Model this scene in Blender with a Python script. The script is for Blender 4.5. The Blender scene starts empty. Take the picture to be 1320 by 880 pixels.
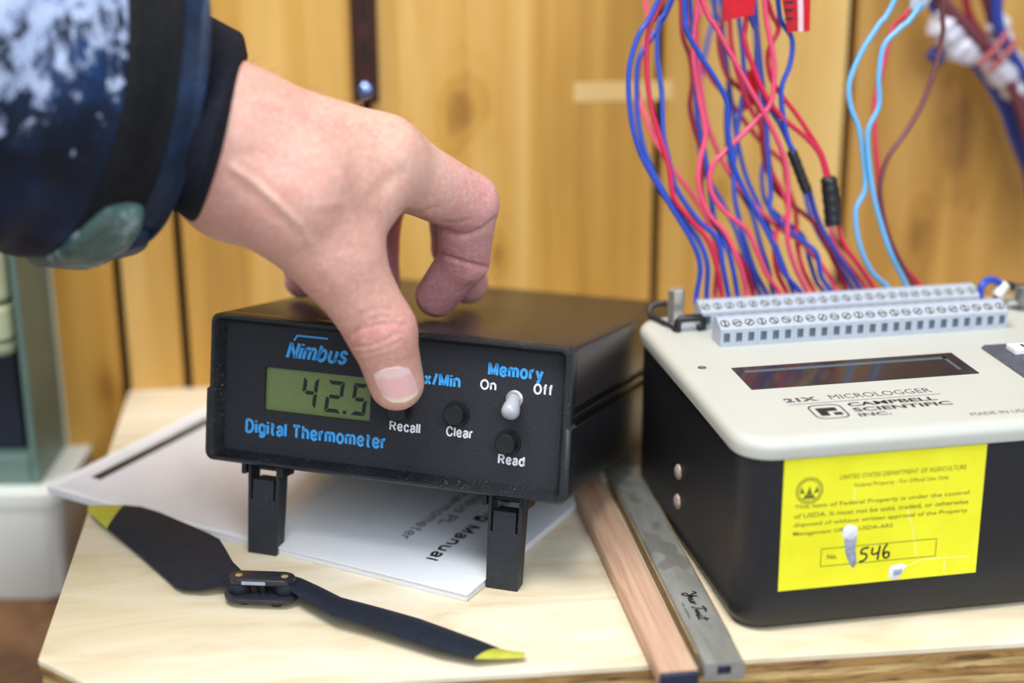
import bpy, bmesh, math, random
import numpy as np
from mathutils import Matrix, Vector

# ------------------------------------------------------------------ camera, world, lights, exposure
# lengths are written in millimetres and turned into metres (S) when a mesh is made
S = 0.001
sc = bpy.context.scene
COL = sc.collection
random.seed(4)
RNG = np.random.RandomState(7)

F_PX = 2058.13
CAM_C = np.array([0.0, 0.0, 231.289])
PITCH, ROLL = 0.32398, -0.0053
_c, _s = math.cos(PITCH), math.sin(PITCH)
FWD = np.array([0, _c, -_s])
_up, _rt = np.array([0, _s, _c]), np.array([1.0, 0, 0])
RT = math.cos(ROLL) * _rt + math.sin(ROLL) * _up
UP = -math.sin(ROLL) * _rt + math.cos(ROLL) * _up

cam = bpy.data.cameras.new('camera')
cam.sensor_width = 36.0
cam.lens = F_PX / 1320.0 * 36.0
cam.clip_start, cam.clip_end = 0.01, 20.0
cam.dof.use_dof = True
cam.dof.focus_distance = 0.495
cam.dof.aperture_fstop = 4.3
cam.dof.aperture_blades = 9
co = bpy.data.objects.new('camera', cam)
COL.objects.link(co)
co.matrix_world = Matrix(((RT[0], UP[0], -FWD[0], 0), (RT[1], UP[1], -FWD[1], 0),
                          (RT[2], UP[2], -FWD[2], CAM_C[2] * S), (0, 0, 0, 1)))
sc.camera = co

w = bpy.data.worlds.new('room_light')
sc.world = w
w.use_nodes = True
w.node_tree.nodes['Background'].inputs[0].default_value = (0.80, 0.90, 1.0, 1)
w.node_tree.nodes['Background'].inputs[1].default_value = 0.55


def area(name, loc, target, size, power, col):
    l = bpy.data.lights.new(name, 'AREA')
    l.shape = 'RECTANGLE'
    l.size, l.size_y = size
    l.energy = power
    l.color = col
    o = bpy.data.objects.new(name, l)
    COL.objects.link(o)
    o.location = loc
    d = Vector(target) - Vector(loc)
    o.rotation_euler = d.to_track_quat('-Z', 'Y').to_euler()
    return o


area('ceiling_panel_light', (-0.35, 0.05, 1.55), (0.0, 0.45, 0.05), (1.2, 0.6), 32, (1.0, 0.98, 0.95))
area('window_light', (0.5, -0.9, 1.0), (0.05, 0.5, 0.05), (1.0, 1.0), 19, (0.84, 0.92, 1.0))

sc.view_settings.view_transform = 'Standard'
sc.view_settings.look = 'None'
sc.view_settings.exposure = 0.0
sc.view_settings.gamma = 1.0
sc.view_settings.use_curve_mapping = False


# ------------------------------------------------------------------ helpers
def ray(px, py):
    return (px - 660) / F_PX * RT - (py - 440) / F_PX * UP + FWD


def at_y(px, py, y):
    d = ray(px, py)
    return CAM_C + d * (y - CAM_C[1]) / d[1]


def at_z(px, py, z):
    d = ray(px, py)
    return CAM_C + d * (z - CAM_C[2]) / d[2]


def on_plane(px, py, o, n):
    d = ray(px, py)
    return CAM_C + d * (((o - CAM_C) @ n) / (d @ n))


def project(P):
    D = P - CAM_C
    k = D @ FWD
    return np.stack([660 + F_PX * (D @ RT) / k, 440 - F_PX * (D @ UP) / k], -1)


def lin(r, g, b):
    f = lambda v: (v / 255 / 12.92) if v / 255 <= 0.04045 else ((v / 255 + 0.055) / 1.055) ** 2.4
    return (f(r), f(g), f(b), 1.0)


class NT:
    """short cuts for building a node material"""
    def __init__(self, name):
        self.m = bpy.data.materials.new(name)
        self.m.use_nodes = True
        self.t = self.m.node_tree
        self.b = self.t.nodes['Principled BSDF']

    def n(self, kind, **kw):
        nd = self.t.nodes.new(kind)
        for k, v in kw.items():
            setattr(nd, k, v)
        return nd

    def l(self, a, b):
        self.t.links.new(a, b)

    def coord(self, scale=(1, 1, 1), loc=(0, 0, 0), rot=(0, 0, 0)):
        tc = self.n('ShaderNodeTexCoord')
        mp = self.n('ShaderNodeMapping')
        mp.inputs['Scale'].default_value = scale
        mp.inputs['Location'].default_value = loc
        mp.inputs['Rotation'].default_value = rot
        self.l(tc.outputs['Object'], mp.inputs[0])
        return mp.outputs[0]

    def noise(self, vec, scale, detail=4, rough=0.55, dist=0.0):
        nd = self.n('ShaderNodeTexNoise')
        nd.inputs['Scale'].default_value = scale
        nd.inputs['Detail'].default_value = detail
        nd.inputs['Roughness'].default_value = rough
        nd.inputs['Distortion'].default_value = dist
        self.l(vec, nd.inputs['Vector'])
        return nd.outputs[0]

    def ramp(self, fac, stops):
        r = self.n('ShaderNodeValToRGB')
        e = r.color_ramp.elements
        while len(e) < len(stops):
            e.new(0.5)
        for i, (p, c) in enumerate(stops):
            e[i].position = p
            e[i].color = c if len(c) == 4 else (*c, 1)
        self.l(fac, r.inputs[0])
        return r.outputs[0]

    def mix(self, fac, a, b, mode='MIX'):
        m = self.n('ShaderNodeMix', data_type='RGBA', blend_type=mode)
        for s, v in ((0, fac), (6, a), (7, b)):
            if hasattr(v, 'links'):
                self.l(v, m.inputs[s])
            else:
                m.inputs[s].default_value = v
        return m.outputs[2]

    def math(self, op, a, b=None):
        m = self.n('ShaderNodeMath', operation=op)
        for i, v in enumerate((a, b)):
            if v is None:
                continue
            if hasattr(v, 'links'):
                self.l(v, m.inputs[i])
            else:
                m.inputs[i].default_value = v
        return m.outputs[0]

    def bump(self, h, strength=0.3, dist=0.0005):
        b = self.n('ShaderNodeBump')
        b.inputs['Strength'].default_value = strength
        b.inputs['Distance'].default_value = dist
        self.l(h, b.inputs['Height'])
        self.l(b.outputs[0], self.b.inputs['Normal'])

    def set(self, **kw):
        names = dict(color='Base Color', rough='Roughness', metal='Metallic', coat='Coat Weight', coatr='Coat Roughness',
                     spec='Specular IOR Level', sss='Subsurface Weight', sssr='Subsurface Radius', ssss='Subsurface Scale',
                     trans='Transmission Weight', alpha='Alpha', ior='IOR', sheen='Sheen Weight')
        for k, v in kw.items():
            i = self.b.inputs[names[k]]
            if hasattr(v, 'links'):
                self.l(v, i)
            else:
                i.default_value = v
        return self


def plain(name, col, rough=0.5, var=0.12, scale=300, bump=0.0, **kw):
    """plain colour with a little mottling so that it is never dead flat"""
    t = NT(name)
    v = t.coord()
    n = t.noise(v, scale, 3)
    dark = tuple(max(0, x * (1 - var)) for x in col[:3]) + (1,)
    lite = tuple(min(1, x * (1 + var)) for x in col[:3]) + (1,)
    t.set(color=t.ramp(n, [(0.3, dark), (0.7, lite)]), rough=rough, **kw)
    if bump:
        t.bump(t.noise(v, scale * 4, 2), bump, 0.0002)
    return t.m


class G:
    """a bag of vertices (mm) and faces"""
    def __init__(self):
        self.v, self.f = [], []

    def add(self, vs, fs):
        k = len(self.v)
        self.v += [tuple(map(float, p)) for p in vs]
        self.f += [tuple(i + k for i in f) for f in fs]
        return self

    def box(self, x0, x1, y0, y1, z0, z1):
        vs = [(x, y, z) for z in (z0, z1) for y in (y0, y1) for x in (x0, x1)]
        return self.add(vs, [(0, 2, 3, 1), (4, 5, 7, 6), (0, 1, 5, 4), (2, 6, 7, 3), (0, 4, 6, 2), (1, 3, 7, 5)])

    def hexa(self, P):
        """eight corners: four low (ccw) then four high"""
        return self.add(P, [(3, 2, 1, 0), (4, 5, 6, 7), (0, 1, 5, 4), (1, 2, 6, 5), (2, 3, 7, 6), (3, 0, 4, 7)])

    def loops(self, L, cap0=True, cap1=True, closed=True):
        n = len(L[0])
        vs = [p for l in L for p in l]
        fs = []
        for i in range(len(L) - 1):
            for j in range(n if closed else n - 1):
                a, b = i * n + j, i * n + (j + 1) % n
                fs.append((a, b, b + n, a + n))
        if cap0:
            fs.append(tuple(range(n))[::-1])
        if cap1:
            fs.append(tuple(range((len(L) - 1) * n, len(L) * n)))
        return self.add(vs, fs)

    def prism(self, poly, vec):
        vec = np.array(vec, float)
        P = [np.array(p, float) for p in poly]
        return self.loops([P, [p + vec for p in P]])

    def cyl(self, a, b, r0, r1=None, n=20):
        a, b = np.array(a, float), np.array(b, float)
        r1 = r0 if r1 is None else r1
        return self.lathe(a, b - a, [(0, r0), (np.linalg.norm(b - a), r1)], n)

    def lathe(self, o, axis, prof, n=24, caps=True):
        o, ax = np.array(o, float), np.array(axis, float)
        ax = ax / np.linalg.norm(ax)
        u = np.cross(ax, [0, 0, 1.0])
        if np.linalg.norm(u) < 1e-3:
            u = np.cross(ax, [0, 1.0, 0])
        u /= np.linalg.norm(u)
        v = np.cross(ax, u)
        L = [[o + ax * h + r * (math.cos(t) * u + math.sin(t) * v) for t in np.arange(n) * 2 * math.pi / n] for h, r in prof]
        return self.loops(L, caps, caps)

    def tube(self, pts, r, n=10, flat=None):
        P = [np.array(p, float) for p in pts]
        rs = r if hasattr(r, '__len__') else [r] * len(P)
        L = []
        u = None
        for i, p in enumerate(P):
            t = P[min(i + 1, len(P) - 1)] - P[max(i - 1, 0)]
            t /= np.linalg.norm(t) + 1e-9
            if u is None:
                u = np.cross(t, [0.3, 0.2, 1.0])
                if np.linalg.norm(u) < 1e-3:
                    u = np.cross(t, [1, 0, 0.0])
            u = u - t * (u @ t)
            u /= np.linalg.norm(u)
            v = np.cross(t, u)
            L.append([p + rs[i] * (math.cos(a) * u + math.sin(a) * v) for a in np.arange(n) * 2 * math.pi / n])
        return self.loops(L)


def rrect(x0, x1, y0, y1, r, k=5):
    """rounded rectangle outline, ccw"""
    out = []
    for cx, cy, a0 in ((x1 - r, y1 - r, 0), (x0 + r, y1 - r, 90), (x0 + r, y0 + r, 180), (x1 - r, y0 + r, 270)):
        for i in range(k + 1):
            a = math.radians(a0 + 90 * i / k)
            out.append((cx + r * math.cos(a), cy + r * math.sin(a)))
    return out


def spline(pts, n=8):
    """Catmull-Rom through pts"""
    P = np.array(pts, float)
    P = np.vstack([2 * P[0] - P[1], P, 2 * P[-1] - P[-2]])
    out = []
    for i in range(1, len(P) - 2):
        for t in np.arange(n) / n:
            a, b, c, d = P[i - 1], P[i], P[i + 1], P[i + 2]
            out.append(0.5 * (2 * b + (c - a) * t + (2 * a - 5 * b + 4 * c - d) * t * t + (3 * b - a - 3 * c + d) * t ** 3))
    out.append(P[-2])
    return out


def link(name, me, parent=None):
    o = bpy.data.objects.new(name, me)
    COL.objects.link(o)
    if parent is not None:
        o.parent = parent
    return o


def emit(name, g, mat, parent=None, bevel=0.0, smooth=40, seg=2, label=None, origin=None):
    """one mesh object; vertices are local to the parent (or world when there is none)"""
    me = bpy.data.meshes.new(name)
    V = np.array(g.v)
    o_ = np.zeros(3)
    if parent is None:
        o_ = np.array([V[:, 0].mean(), V[:, 1].mean(), V[:, 2].min()]) if origin is None else np.array(origin, float)
    me.from_pydata([tuple(p) for p in (V - o_) * S], [], g.f)
    bm = bmesh.new()
    bm.from_mesh(me)
    bmesh.ops.recalc_face_normals(bm, faces=bm.faces)
    bm.to_mesh(me)
    bm.free()
    if smooth:
        for p in me.polygons:
            p.use_smooth = True
        me.set_sharp_from_angle(angle=math.radians(smooth))
    me.materials.append(mat)
    o = link(name, me, parent)
    o.location = tuple(o_ * S)
    if bevel:
        b = o.modifiers.new('edge', 'BEVEL')
        b.width = bevel * S
        b.segments = seg
        b.limit_method = 'ANGLE'
        b.angle_limit = math.radians(40)
        b.harden_normals = True
    if label:
        o['label'] = label
    return o


def tag(o, label, cat, group=None):
    o['label'] = label
    o['category'] = cat
    if group:
        o['group'] = group
    return o


def thing(name, label, cat, loc, ex=(1, 0, 0), ey=(0, 1, 0), ez=(0, 0, 1), group=None):
    o = bpy.data.objects.new(name, None)
    o.empty_display_size = 0.01
    COL.objects.link(o)
    o.matrix_world = Matrix(((ex[0], ey[0], ez[0], loc[0] * S), (ex[1], ey[1], ez[1], loc[1] * S),
                             (ex[2], ey[2], ez[2], loc[2] * S), (0, 0, 0, 1)))
    return tag(o, label, cat, group)


def text(name, s, o, du, dv, wid, hei, mat, parent, bold=0.0, shear=0.0, thick=0.06):
    """lettering laid in the plane (du, dv) from corner o, stretched to wid x hei (mm) measured on its own outline"""
    cu = bpy.data.curves.new(name, 'FONT')
    cu.body = s
    cu.size = 1.0
    cu.offset = bold
    cu.shear = shear
    cu.resolution_u = 3
    tmp = bpy.data.objects.new(name, cu)
    COL.objects.link(tmp)
    dg = bpy.context.evaluated_depsgraph_get()
    me = bpy.data.meshes.new_from_object(tmp.evaluated_get(dg))
    bpy.data.objects.remove(tmp)
    n = len(me.vertices)
    V = np.zeros(n * 3)
    me.vertices.foreach_get('co', V)
    V = V.reshape(-1, 3)
    lo, hi = V[:, :2].min(0), V[:, :2].max(0)
    uv = (V[:, :2] - lo) / (hi - lo)
    o, du, dv = np.array(o, float), np.array(du, float), np.array(dv, float)
    P = o + uv[:, :1] * wid * du + uv[:, 1:] * hei * dv
    nn = np.cross(du, dv)
    P = P + nn * thick
    me.vertices.foreach_set('co', (P * S).ravel())
    me.update()
    me.materials.clear()
    me.materials.append(mat)
    return link(name, me, parent)


def strokes(lines, width, thick, base, du, dv):
    """pen strokes as thin flat ribbons in the plane (du, dv)"""
    g = G()
    base, du, dv = np.array(base, float), np.array(du, float), np.array(dv, float)
    nn = np.cross(du, dv)
    for ln in lines:
        P = np.array(ln, float)
        T = np.gradient(P, axis=0)
        T /= np.linalg.norm(T, axis=1)[:, None] + 1e-9
        N = np.stack([-T[:, 1], T[:, 0]], 1) * width / 2
        L = []
        for a in range(len(P)):
            q = [P[a] + N[a], P[a] - N[a]]
            w3 = [base + p[0] * du + p[1] * dv for p in q]
            L.append([w3[0], w3[1], w3[1] + nn * thick, w3[0] + nn * thick])
        g.loops(L)
    return g


def arc(cx, cy, rx, ry, a0, a1, n=14):
    return [(cx + rx * math.cos(math.radians(a)), cy + ry * math.sin(math.radians(a))) for a in np.linspace(a0, a1, n)]


def sp(*pts):
    return [tuple(q) for q in spline(list(pts), 5)]


X = 0.73
BOWL = arc(.26, X / 2, .26, X / 2, 0, 360, 26)
GLYPH = {   # a plain monoline sans, cap height 1
    'n': (.48, [[(0, 0), (0, X)], arc(.24, .44, .24, .29, 180, 0) + [(.48, 0)]]),
    'm': (.80, [[(0, 0), (0, X)], arc(.2, .5, .2, .23, 180, 0) + [(.4, 0)], arc(.6, .5, .2, .23, 180, 0) + [(.8, 0)]]),
    'h': (.48, [[(0, 0), (0, 1)], arc(.24, .44, .24, .29, 180, 0) + [(.48, 0)]]),
    'i': (0, [[(0, 0), (0, X)], [(0, .87), (0, 1)]]), 'l': (0, [[(0, 0), (0, 1)]]),
    'b': (.52, [[(0, 0), (0, 1)], BOWL]), 'p': (.52, [[(0, -.27), (0, X)], BOWL]), 'd': (.52, [[(.52, 0), (.52, 1)], BOWL]),
    'g': (.52, [[(.52, X), (.52, 0)] + arc(.27, -.02, .25, .25, 0, -150), BOWL]), 'o': (.54, [arc(.27, X / 2, .27, X / 2, 0, 360, 26)]),
    'u': (.48, [[(0, X)] + arc(.24, .29, .24, .29, 180, 360), [(.48, 0), (.48, X)]]),
    's': (.46, [sp((.44, .56), (.36, .69), (.22, .73), (.08, .67), (.04, .54), (.12, .43), (.26, .37), (.40, .30), (.45, .18), (.38, .05), (.22, 0), (.07, .04), (0, .18))]),
    'a': (.48, [sp((.03, .54), (.1, .68), (.25, .73), (.42, .66), (.46, .48), (.46, .2), (.48, 0)), sp((.46, .43), (.2, .38), (.04, .29), (.02, .14), (.1, .02), (.26, .01), (.44, .16))]),
    'e': (.52, [[(.03, .37), (.51, .37)], sp((.51, .37), (.47, .61), (.26, .73), (.06, .6), (.02, .37), (.08, .12), (.28, 0), (.44, .07), (.5, .2))]),
    'c': (.48, [sp((.47, .52), (.40, .68), (.25, .73), (.06, .6), (.02, .37), (.08, .12), (.26, 0), (.41, .06), (.48, .23))]),
    'r': (.28, [[(0, 0), (0, X)], sp((0, .42), (.07, .63), (.2, .72), (.3, .71))]),
    't': (.32, [[(.13, .96), (.13, .17)] + sp((.13, .17), (.18, .03), (.32, .02)), [(0, .70), (.32, .70)]]),
    'y': (.52, [[(0, X), (.27, .02)], [(.52, X), (.24, -.08)] + sp((.24, -.08), (.16, -.24), (.02, -.25))]),
    'f': (.32, [sp((.34, .99), (.2, .97), (.14, .8)) + [(.14, 0)], [(0, .70), (.32, .70)]]),
    'x': (.46, [[(0, 0), (.46, X)], [(0, X), (.46, 0)]]), '/': (.3, [[(0, 0), (.3, 1)]]), ' ': (.12, []),
    'N': (.62, [[(0, 0), (0, 1)], [(0, 1), (.62, 0)], [(.62, 0), (.62, 1)]]),
    'D': (.64, [[(0, 0), (0, 1)], [(0, 1), (.26, 1)] + arc(.26, .5, .38, .5, 90, -90) + [(0, 0)]]),
    'T': (.66, [[(.33, 0), (.33, 1)], [(0, .95), (.66, .95)]]),
    'M': (.74, [[(0, 0), (0, 1)], [(0, 1), (.37, .05)], [(.37, .05), (.74, 1)], [(.74, 1), (.74, 0)]]),
    'O': (.76, [arc(.38, .5, .38, .5, 0, 360, 30)]),
    'R': (.64, [[(0, 0), (0, 1)], [(0, .95), (.34, .95)] + arc(.34, .71, .27, .24, 90, -90) + [(0, .47)], [(.32, .47), (.64, 0)]]),
    'P': (.60, [[(0, 0), (0, 1)], [(0, .95), (.32, .95)] + arc(.32, .69, .27, .26, 90, -90) + [(0, .43)]]),
    'L': (.5, [[(0, 0), (0, 1)], [(0, .05), (.5, .05)]]),
    'C': (.70, [sp((.69, .70), (.58, .92), (.37, 1), (.13, .86), (.02, .5), (.13, .14), (.37, 0), (.58, .08), (.70, .32))])}


def print_(s, o, du, dv, wid, cap, weight, mat, parent, shear=0.0, thick=0.06):
    """sans lettering drawn with the pen: o = left end of the baseline, cap = capital height (mm), wid = whole width (mm)"""
    lines, x = [], 0.0
    for ch in s:
        gw, ls = GLYPH[ch]
        lines += [[(x + a, b) for a, b in l] for l in ls]
        x += gw + 0.10 + weight * 1.25
    x -= 0.10 + weight * 1.25
    sx = (wid - weight * cap) / x
    lines = [[(a * sx + weight * cap / 2 + b * cap * shear, b * cap * (1 - weight) + weight * cap * 0.5) for a, b in l] for l in lines]
    g = strokes(lines, weight * cap, thick, o, du, dv)
    return emit('lettering', g, mat, parent, smooth=0)


# ------------------------------------------------------------------ frames of the main things (mm)
TYAW, TTILT = -0.3171, 0.1922
T_O = np.array([15.102, 439.844, 31.391])
T_EX = np.array([math.cos(TYAW), math.sin(TYAW), 0])
_h = np.array([-math.sin(TYAW), math.cos(TYAW), 0])
T_EY = math.cos(TTILT) * _h - math.sin(TTILT) * np.array([0, 0, 1.0])
T_EZ = math.cos(TTILT) * np.array([0, 0, 1.0]) + math.sin(TTILT) * _h
LYAW = 0.1857
L_O = np.array([65.211, 416.321, 0])
L_EX = np.array([math.cos(LYAW), math.sin(LYAW), 0])
L_EY = np.array([-L_EX[1], L_EX[0], 0])
BYAW = 0.107
B_O = np.array([-133.89, 381.717, 0])
B_EX = np.array([math.cos(BYAW), math.sin(BYAW), 0])
B_EY = np.array([-B_EX[1], B_EX[0], 0])
W_O = B_O + B_EY * 247.4
Z3 = np.array([0, 0, 1.0])


# ------------------------------------------------------------------ materials
def wall_wood(name, tone, knots):
    t = NT(name)
    v = t.coord()
    pos = v
    warp = t.noise(t.coord((60, 60, 24)), 1.0, 3)
    total = None
    for (kx, ky, kz, size) in knots:
        sub = t.n('ShaderNodeVectorMath', operation='SUBTRACT')
        t.l(pos, sub.inputs[0])
        sub.inputs[1].default_value = (kx, ky, kz)
        mul = t.n('ShaderNodeVectorMath', operation='MULTIPLY')
        t.l(sub.outputs[0], mul.inputs[0])
        mul.inputs[1].default_value = (1 / size, 0, 0.5 / size)
        ln = t.n('ShaderNodeVectorMath', operation='LENGTH')
        t.l(mul.outputs[0], ln.inputs[0])
        d = t.math('ADD', ln.outputs['Value'], t.math('MULTIPLY', t.math('SUBTRACT', warp, 0.5), 1.6))
        e = t.math('POWER', 2.718, t.math('MULTIPLY', t.math('MULTIPLY', d, d), -1.0))
        total = e if total is None else t.math('MAXIMUM', total, e)
    grain = t.noise(t.coord((55, 55, 2.5)), 1.0, 5, 0.6, 0.6)
    broad = t.noise(t.coord((14, 14, 1.3)), 1.0, 3, 0.5, 0.8)
    fac = t.math('ADD', t.math('MULTIPLY', grain, 0.5), t.math('MULTIPLY', broad, 0.5))
    if total is not None:
        rings = t.math('MULTIPLY', t.math('SINE', t.math('MULTIPLY', total, 18.0)), 0.035)
        fac = t.math('ADD', fac, t.math('MULTIPLY', rings, total))
        fac = t.math('SUBTRACT', fac, t.math('MULTIPLY', t.math('MULTIPLY', total, total), 0.15))
    a, b, c, d2 = tone
    colr = t.ramp(fac, [(0.22, d2), (0.42, c), (0.54, b), (0.70, a)])
    t.set(color=colr, rough=t.ramp(warp, [(0.3, (0.38,) * 3), (0.7, (0.5,) * 3)]), spec=0.4)
    t.bump(grain, 0.15, 0.0006)
    return t.m


K1 = [tuple(on_plane(x, y, W_O, B_EY) * S) + (s,) for x, y, s in
      ((592, 150, 0.011), (1240, 175, 0.018), (138, 500, 0.006), (640, 330, 0.008), (930, 250, 0.008), (1180, 300, 0.012))]
TONE = (lin(240, 208, 142), lin(225, 181, 104), lin(206, 157, 74), lin(150, 102, 44))
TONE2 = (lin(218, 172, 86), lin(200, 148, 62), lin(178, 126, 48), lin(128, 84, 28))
M_WALL = wall_wood('wall_pine', TONE, K1)
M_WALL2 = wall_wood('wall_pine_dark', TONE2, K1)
TONE_SHADE = (lin(214, 172, 104), lin(196, 150, 78), lin(176, 128, 58), lin(120, 80, 36))  # shade and vignetting at the wall's right end, put into the plank tone
M_WALL_SHADE = wall_wood('wall_pine_shaded', TONE_SHADE, K1)
M_GROOVE = plain('groove_dark', lin(34, 26, 20), 0.9)
M_BLACK = plain('black_plastic', lin(24, 24, 27), 0.36, 0.2, 900, 0.12)
M_BLACK_GLOSS = plain('black_gloss_plastic', lin(46, 41, 42), 0.34, 0.15, 500, 0.10, spec=0.45)
M_BLACK_LOGGER = plain('black_enclosure_plastic', lin(28, 28, 32), 0.42, 0.2, 700, 0.10)


def panel_mat():
    t = NT('charcoal_front_panel')
    v = t.coord()
    speck = t.noise(v, 5200, 1)
    base = t.ramp(t.noise(v, 1800, 2), [(0.3, lin(30, 31, 36)), (0.7, lin(47, 48, 55))])
    t.set(color=t.mix(t.ramp(speck, [(0.70, (0, 0, 0)), (0.76, (1, 1, 1))]), base, lin(128, 130, 138)), rough=0.6, spec=0.35)
    t.bump(t.noise(v, 2600, 2), 0.25, 0.0002)
    return t.m


def dusty(name, col, dust, rough, lo=0.60, hi=0.75, scale=1800):
    t = NT(name)
    v = t.coord()
    base = t.ramp(t.noise(v, 600, 2), [(0.3, tuple(x * 0.8 for x in col[:3])), (0.7, tuple(x * 1.2 for x in col[:3]))])
    m = t.math('MULTIPLY', t.ramp(t.noise(v, scale, 2, 0.7), [(lo, (0, 0, 0)), (hi, (1, 1, 1))]),
               t.ramp(t.noise(v, 70, 2), [(0.45, (0, 0, 0)), (0.62, (1, 1, 1))]))
    t.set(color=t.mix(m, base, dust), rough=rough)
    t.bump(t.noise(v, 2500, 2), 0.15, 0.0002)
    return t.m


M_PANEL = panel_mat()
M_BEZEL = dusty('bezel_plastic', lin(30, 31, 35), lin(150, 150, 155), 0.34)
M_LEG = dusty('leg_plastic', lin(34, 37, 44), lin(120, 122, 128), 0.5, 0.66, 0.8)
M_BLUE_INK = plain('light_blue_print', lin(64, 166, 240), 0.5, 0.03)
M_WHITE_INK = plain('white_print', lin(232, 230, 234), 0.5, 0.03)
M_BLACK_INK = plain('black_print', lin(26, 26, 30), 0.6, 0.05)
M_GREY_INK = plain('grey_print', lin(84, 86, 96), 0.6, 0.1)
M_LCD = plain('lcd_olive', lin(112, 128, 72), 0.28, 0.07, 1500, coat=0.3)
M_SEG = plain('lcd_segment', lin(22, 24, 20), 0.4)
M_GREY_SWITCH = plain('grey_switch_plastic', lin(172, 174, 182), 0.3, 0.05)
M_BRASS = plain('brass', lin(206, 180, 120), 0.35, 0.1, metal=0.5)
M_STEEL = plain('steel', lin(198, 196, 190), 0.3, 0.1, metal=0.75)
M_DARK_STEEL = plain('worn_steel', lin(150, 150, 148), 0.3, 0.2, metal=0.9)
M_CREAM = plain('cream_panel', lin(190, 190, 181), 0.45, 0.02, 60)
M_TERM = plain('terminal_plastic', lin(172, 180, 192), 0.42, 0.03)
M_HOLE = plain('terminal_hole', lin(96, 112, 130), 0.6, 0.2, 900)
M_SLOT = plain('screw_head', lin(196, 200, 200), 0.35, 0.1, metal=0.3)
M_WELL = plain('screw_well', lin(66, 72, 78), 0.6)
M_GLASS_DARK = plain('display_glass', lin(44, 40, 44), 0.10, 0.1, 300, spec=0.55)
M_DISPLAY_IN = plain('display_inner', lin(74, 92, 100), 0.3, 0.1)
M_KEYPAD = dusty('keypad_membrane', lin(72, 77, 88), lin(170, 172, 178), 0.55, 0.6, 0.8, 2500)
M_KEY = plain('white_key', lin(240, 240, 238), 0.45, 0.03)
M_RIVET = plain('rivet_worn', lin(178, 158, 148), 0.5, 0.35, 1500, 0.3, metal=0.3)


def yellow_mat():
    t = NT('yellow_label')
    v = t.coord()
    wear = t.ramp(t.noise(v, 140, 5, 0.7), [(0.62, (0, 0, 0)), (0.72, (1, 1, 1))])
    base = t.ramp(t.noise(v, 60, 3), [(0.3, lin(233, 226, 22)), (0.7, lin(243, 238, 44))])
    t.set(color=t.mix(t.math('MULTIPLY', wear, 0.35), base, lin(246, 244, 150)), rough=0.45)
    t.bump(t.noise(v, 90, 3), 0.12, 0.0008)
    return t.m


M_YELLOW = yellow_mat()
M_TORN = plain('torn_paper', lin(226, 228, 236), 0.8, 0.1, 900, 0.2)
M_TORN_GREY = plain('torn_paper_grey', lin(150, 158, 176), 0.8, 0.25, 900, 0.2)


def ply_top():
    t = NT('birch_ply_face')
    v = t.coord((14, 60, 60), rot=(0, 0, -BYAW))
    n1 = t.noise(v, 1.0, 5, 0.6, 1.2)
    n2 = t.noise(t.coord((5, 9, 9)), 1.0, 3)
    base = t.ramp(n1, [(0.28, lin(206, 186, 150)), (0.46, lin(223, 208, 179)), (0.65, lin(232, 221, 198))])
    stain = t.ramp(n2, [(0.56, (0, 0, 0)), (0.72, (1, 1, 1))])
    t.set(color=t.mix(t.math('MULTIPLY', stain, 0.35), base, lin(222, 204, 150)), rough=0.55, spec=0.3)
    t.bump(n1, 0.08, 0.0005)
    return t.m


def ply_edge(name, a, b):
    t = NT(name)
    v = t.coord((60, 60, 500))
    n = t.noise(v, 1.0, 4, 0.7, 0.8)
    t.set(color=t.ramp(n, [(0.3, b), (0.55, a), (0.8, a)]), rough=0.75)
    t.bump(n, 0.4, 0.001)
    return t.m


M_PLY = ply_top()
M_EDGE_A = ply_edge('ply_edge_light', lin(212, 182, 122), lin(150, 108, 58))
M_EDGE_B = ply_edge('ply_edge_dark', lin(168, 128, 74), lin(84, 54, 28))
M_BENCH = wall_wood('bench_brown', (lin(150, 108, 70), lin(128, 88, 54), lin(104, 70, 42), lin(80, 52, 30)), [])


def stick_wood():
    t = NT('reddish_stick_wood')
    v = t.coord((420, 14, 420), rot=(0, 0, -0.15))
    n = t.noise(v, 1.0, 5, 0.65, 0.5)
    t.set(color=t.ramp(n, [(0.3, lin(172, 132, 106)), (0.5, lin(194, 156, 130)), (0.7, lin(208, 174, 148))]), rough=0.55)
    t.bump(n, 0.2, 0.0005)
    return t.m


M_STICK = stick_wood()


def bar_metal():
    t = NT('dull_grey_metal')
    v = t.coord((200, 30, 200))
    n = t.noise(v, 1.0, 5, 0.7)
    sp = t.noise(t.coord(), 2600, 2)
    blot = t.ramp(t.noise(t.coord((60, 40, 60)), 1.0, 2), [(0.6, (0, 0, 0)), (0.63, (1, 1, 1))])
    base = t.ramp(n, [(0.3, lin(132, 131, 124)), (0.7, lin(164, 164, 158))])
    base = t.mix(t.math('MULTIPLY', blot, 0.55), base, lin(112, 110, 102))
    base = t.mix(t.ramp(sp, [(0.68, (0, 0, 0)), (0.75, (0.5,) * 3)]), base, lin(214, 212, 200))
    t.set(color=base, metal=0.35, rough=0.5)
    return t.m


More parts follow.
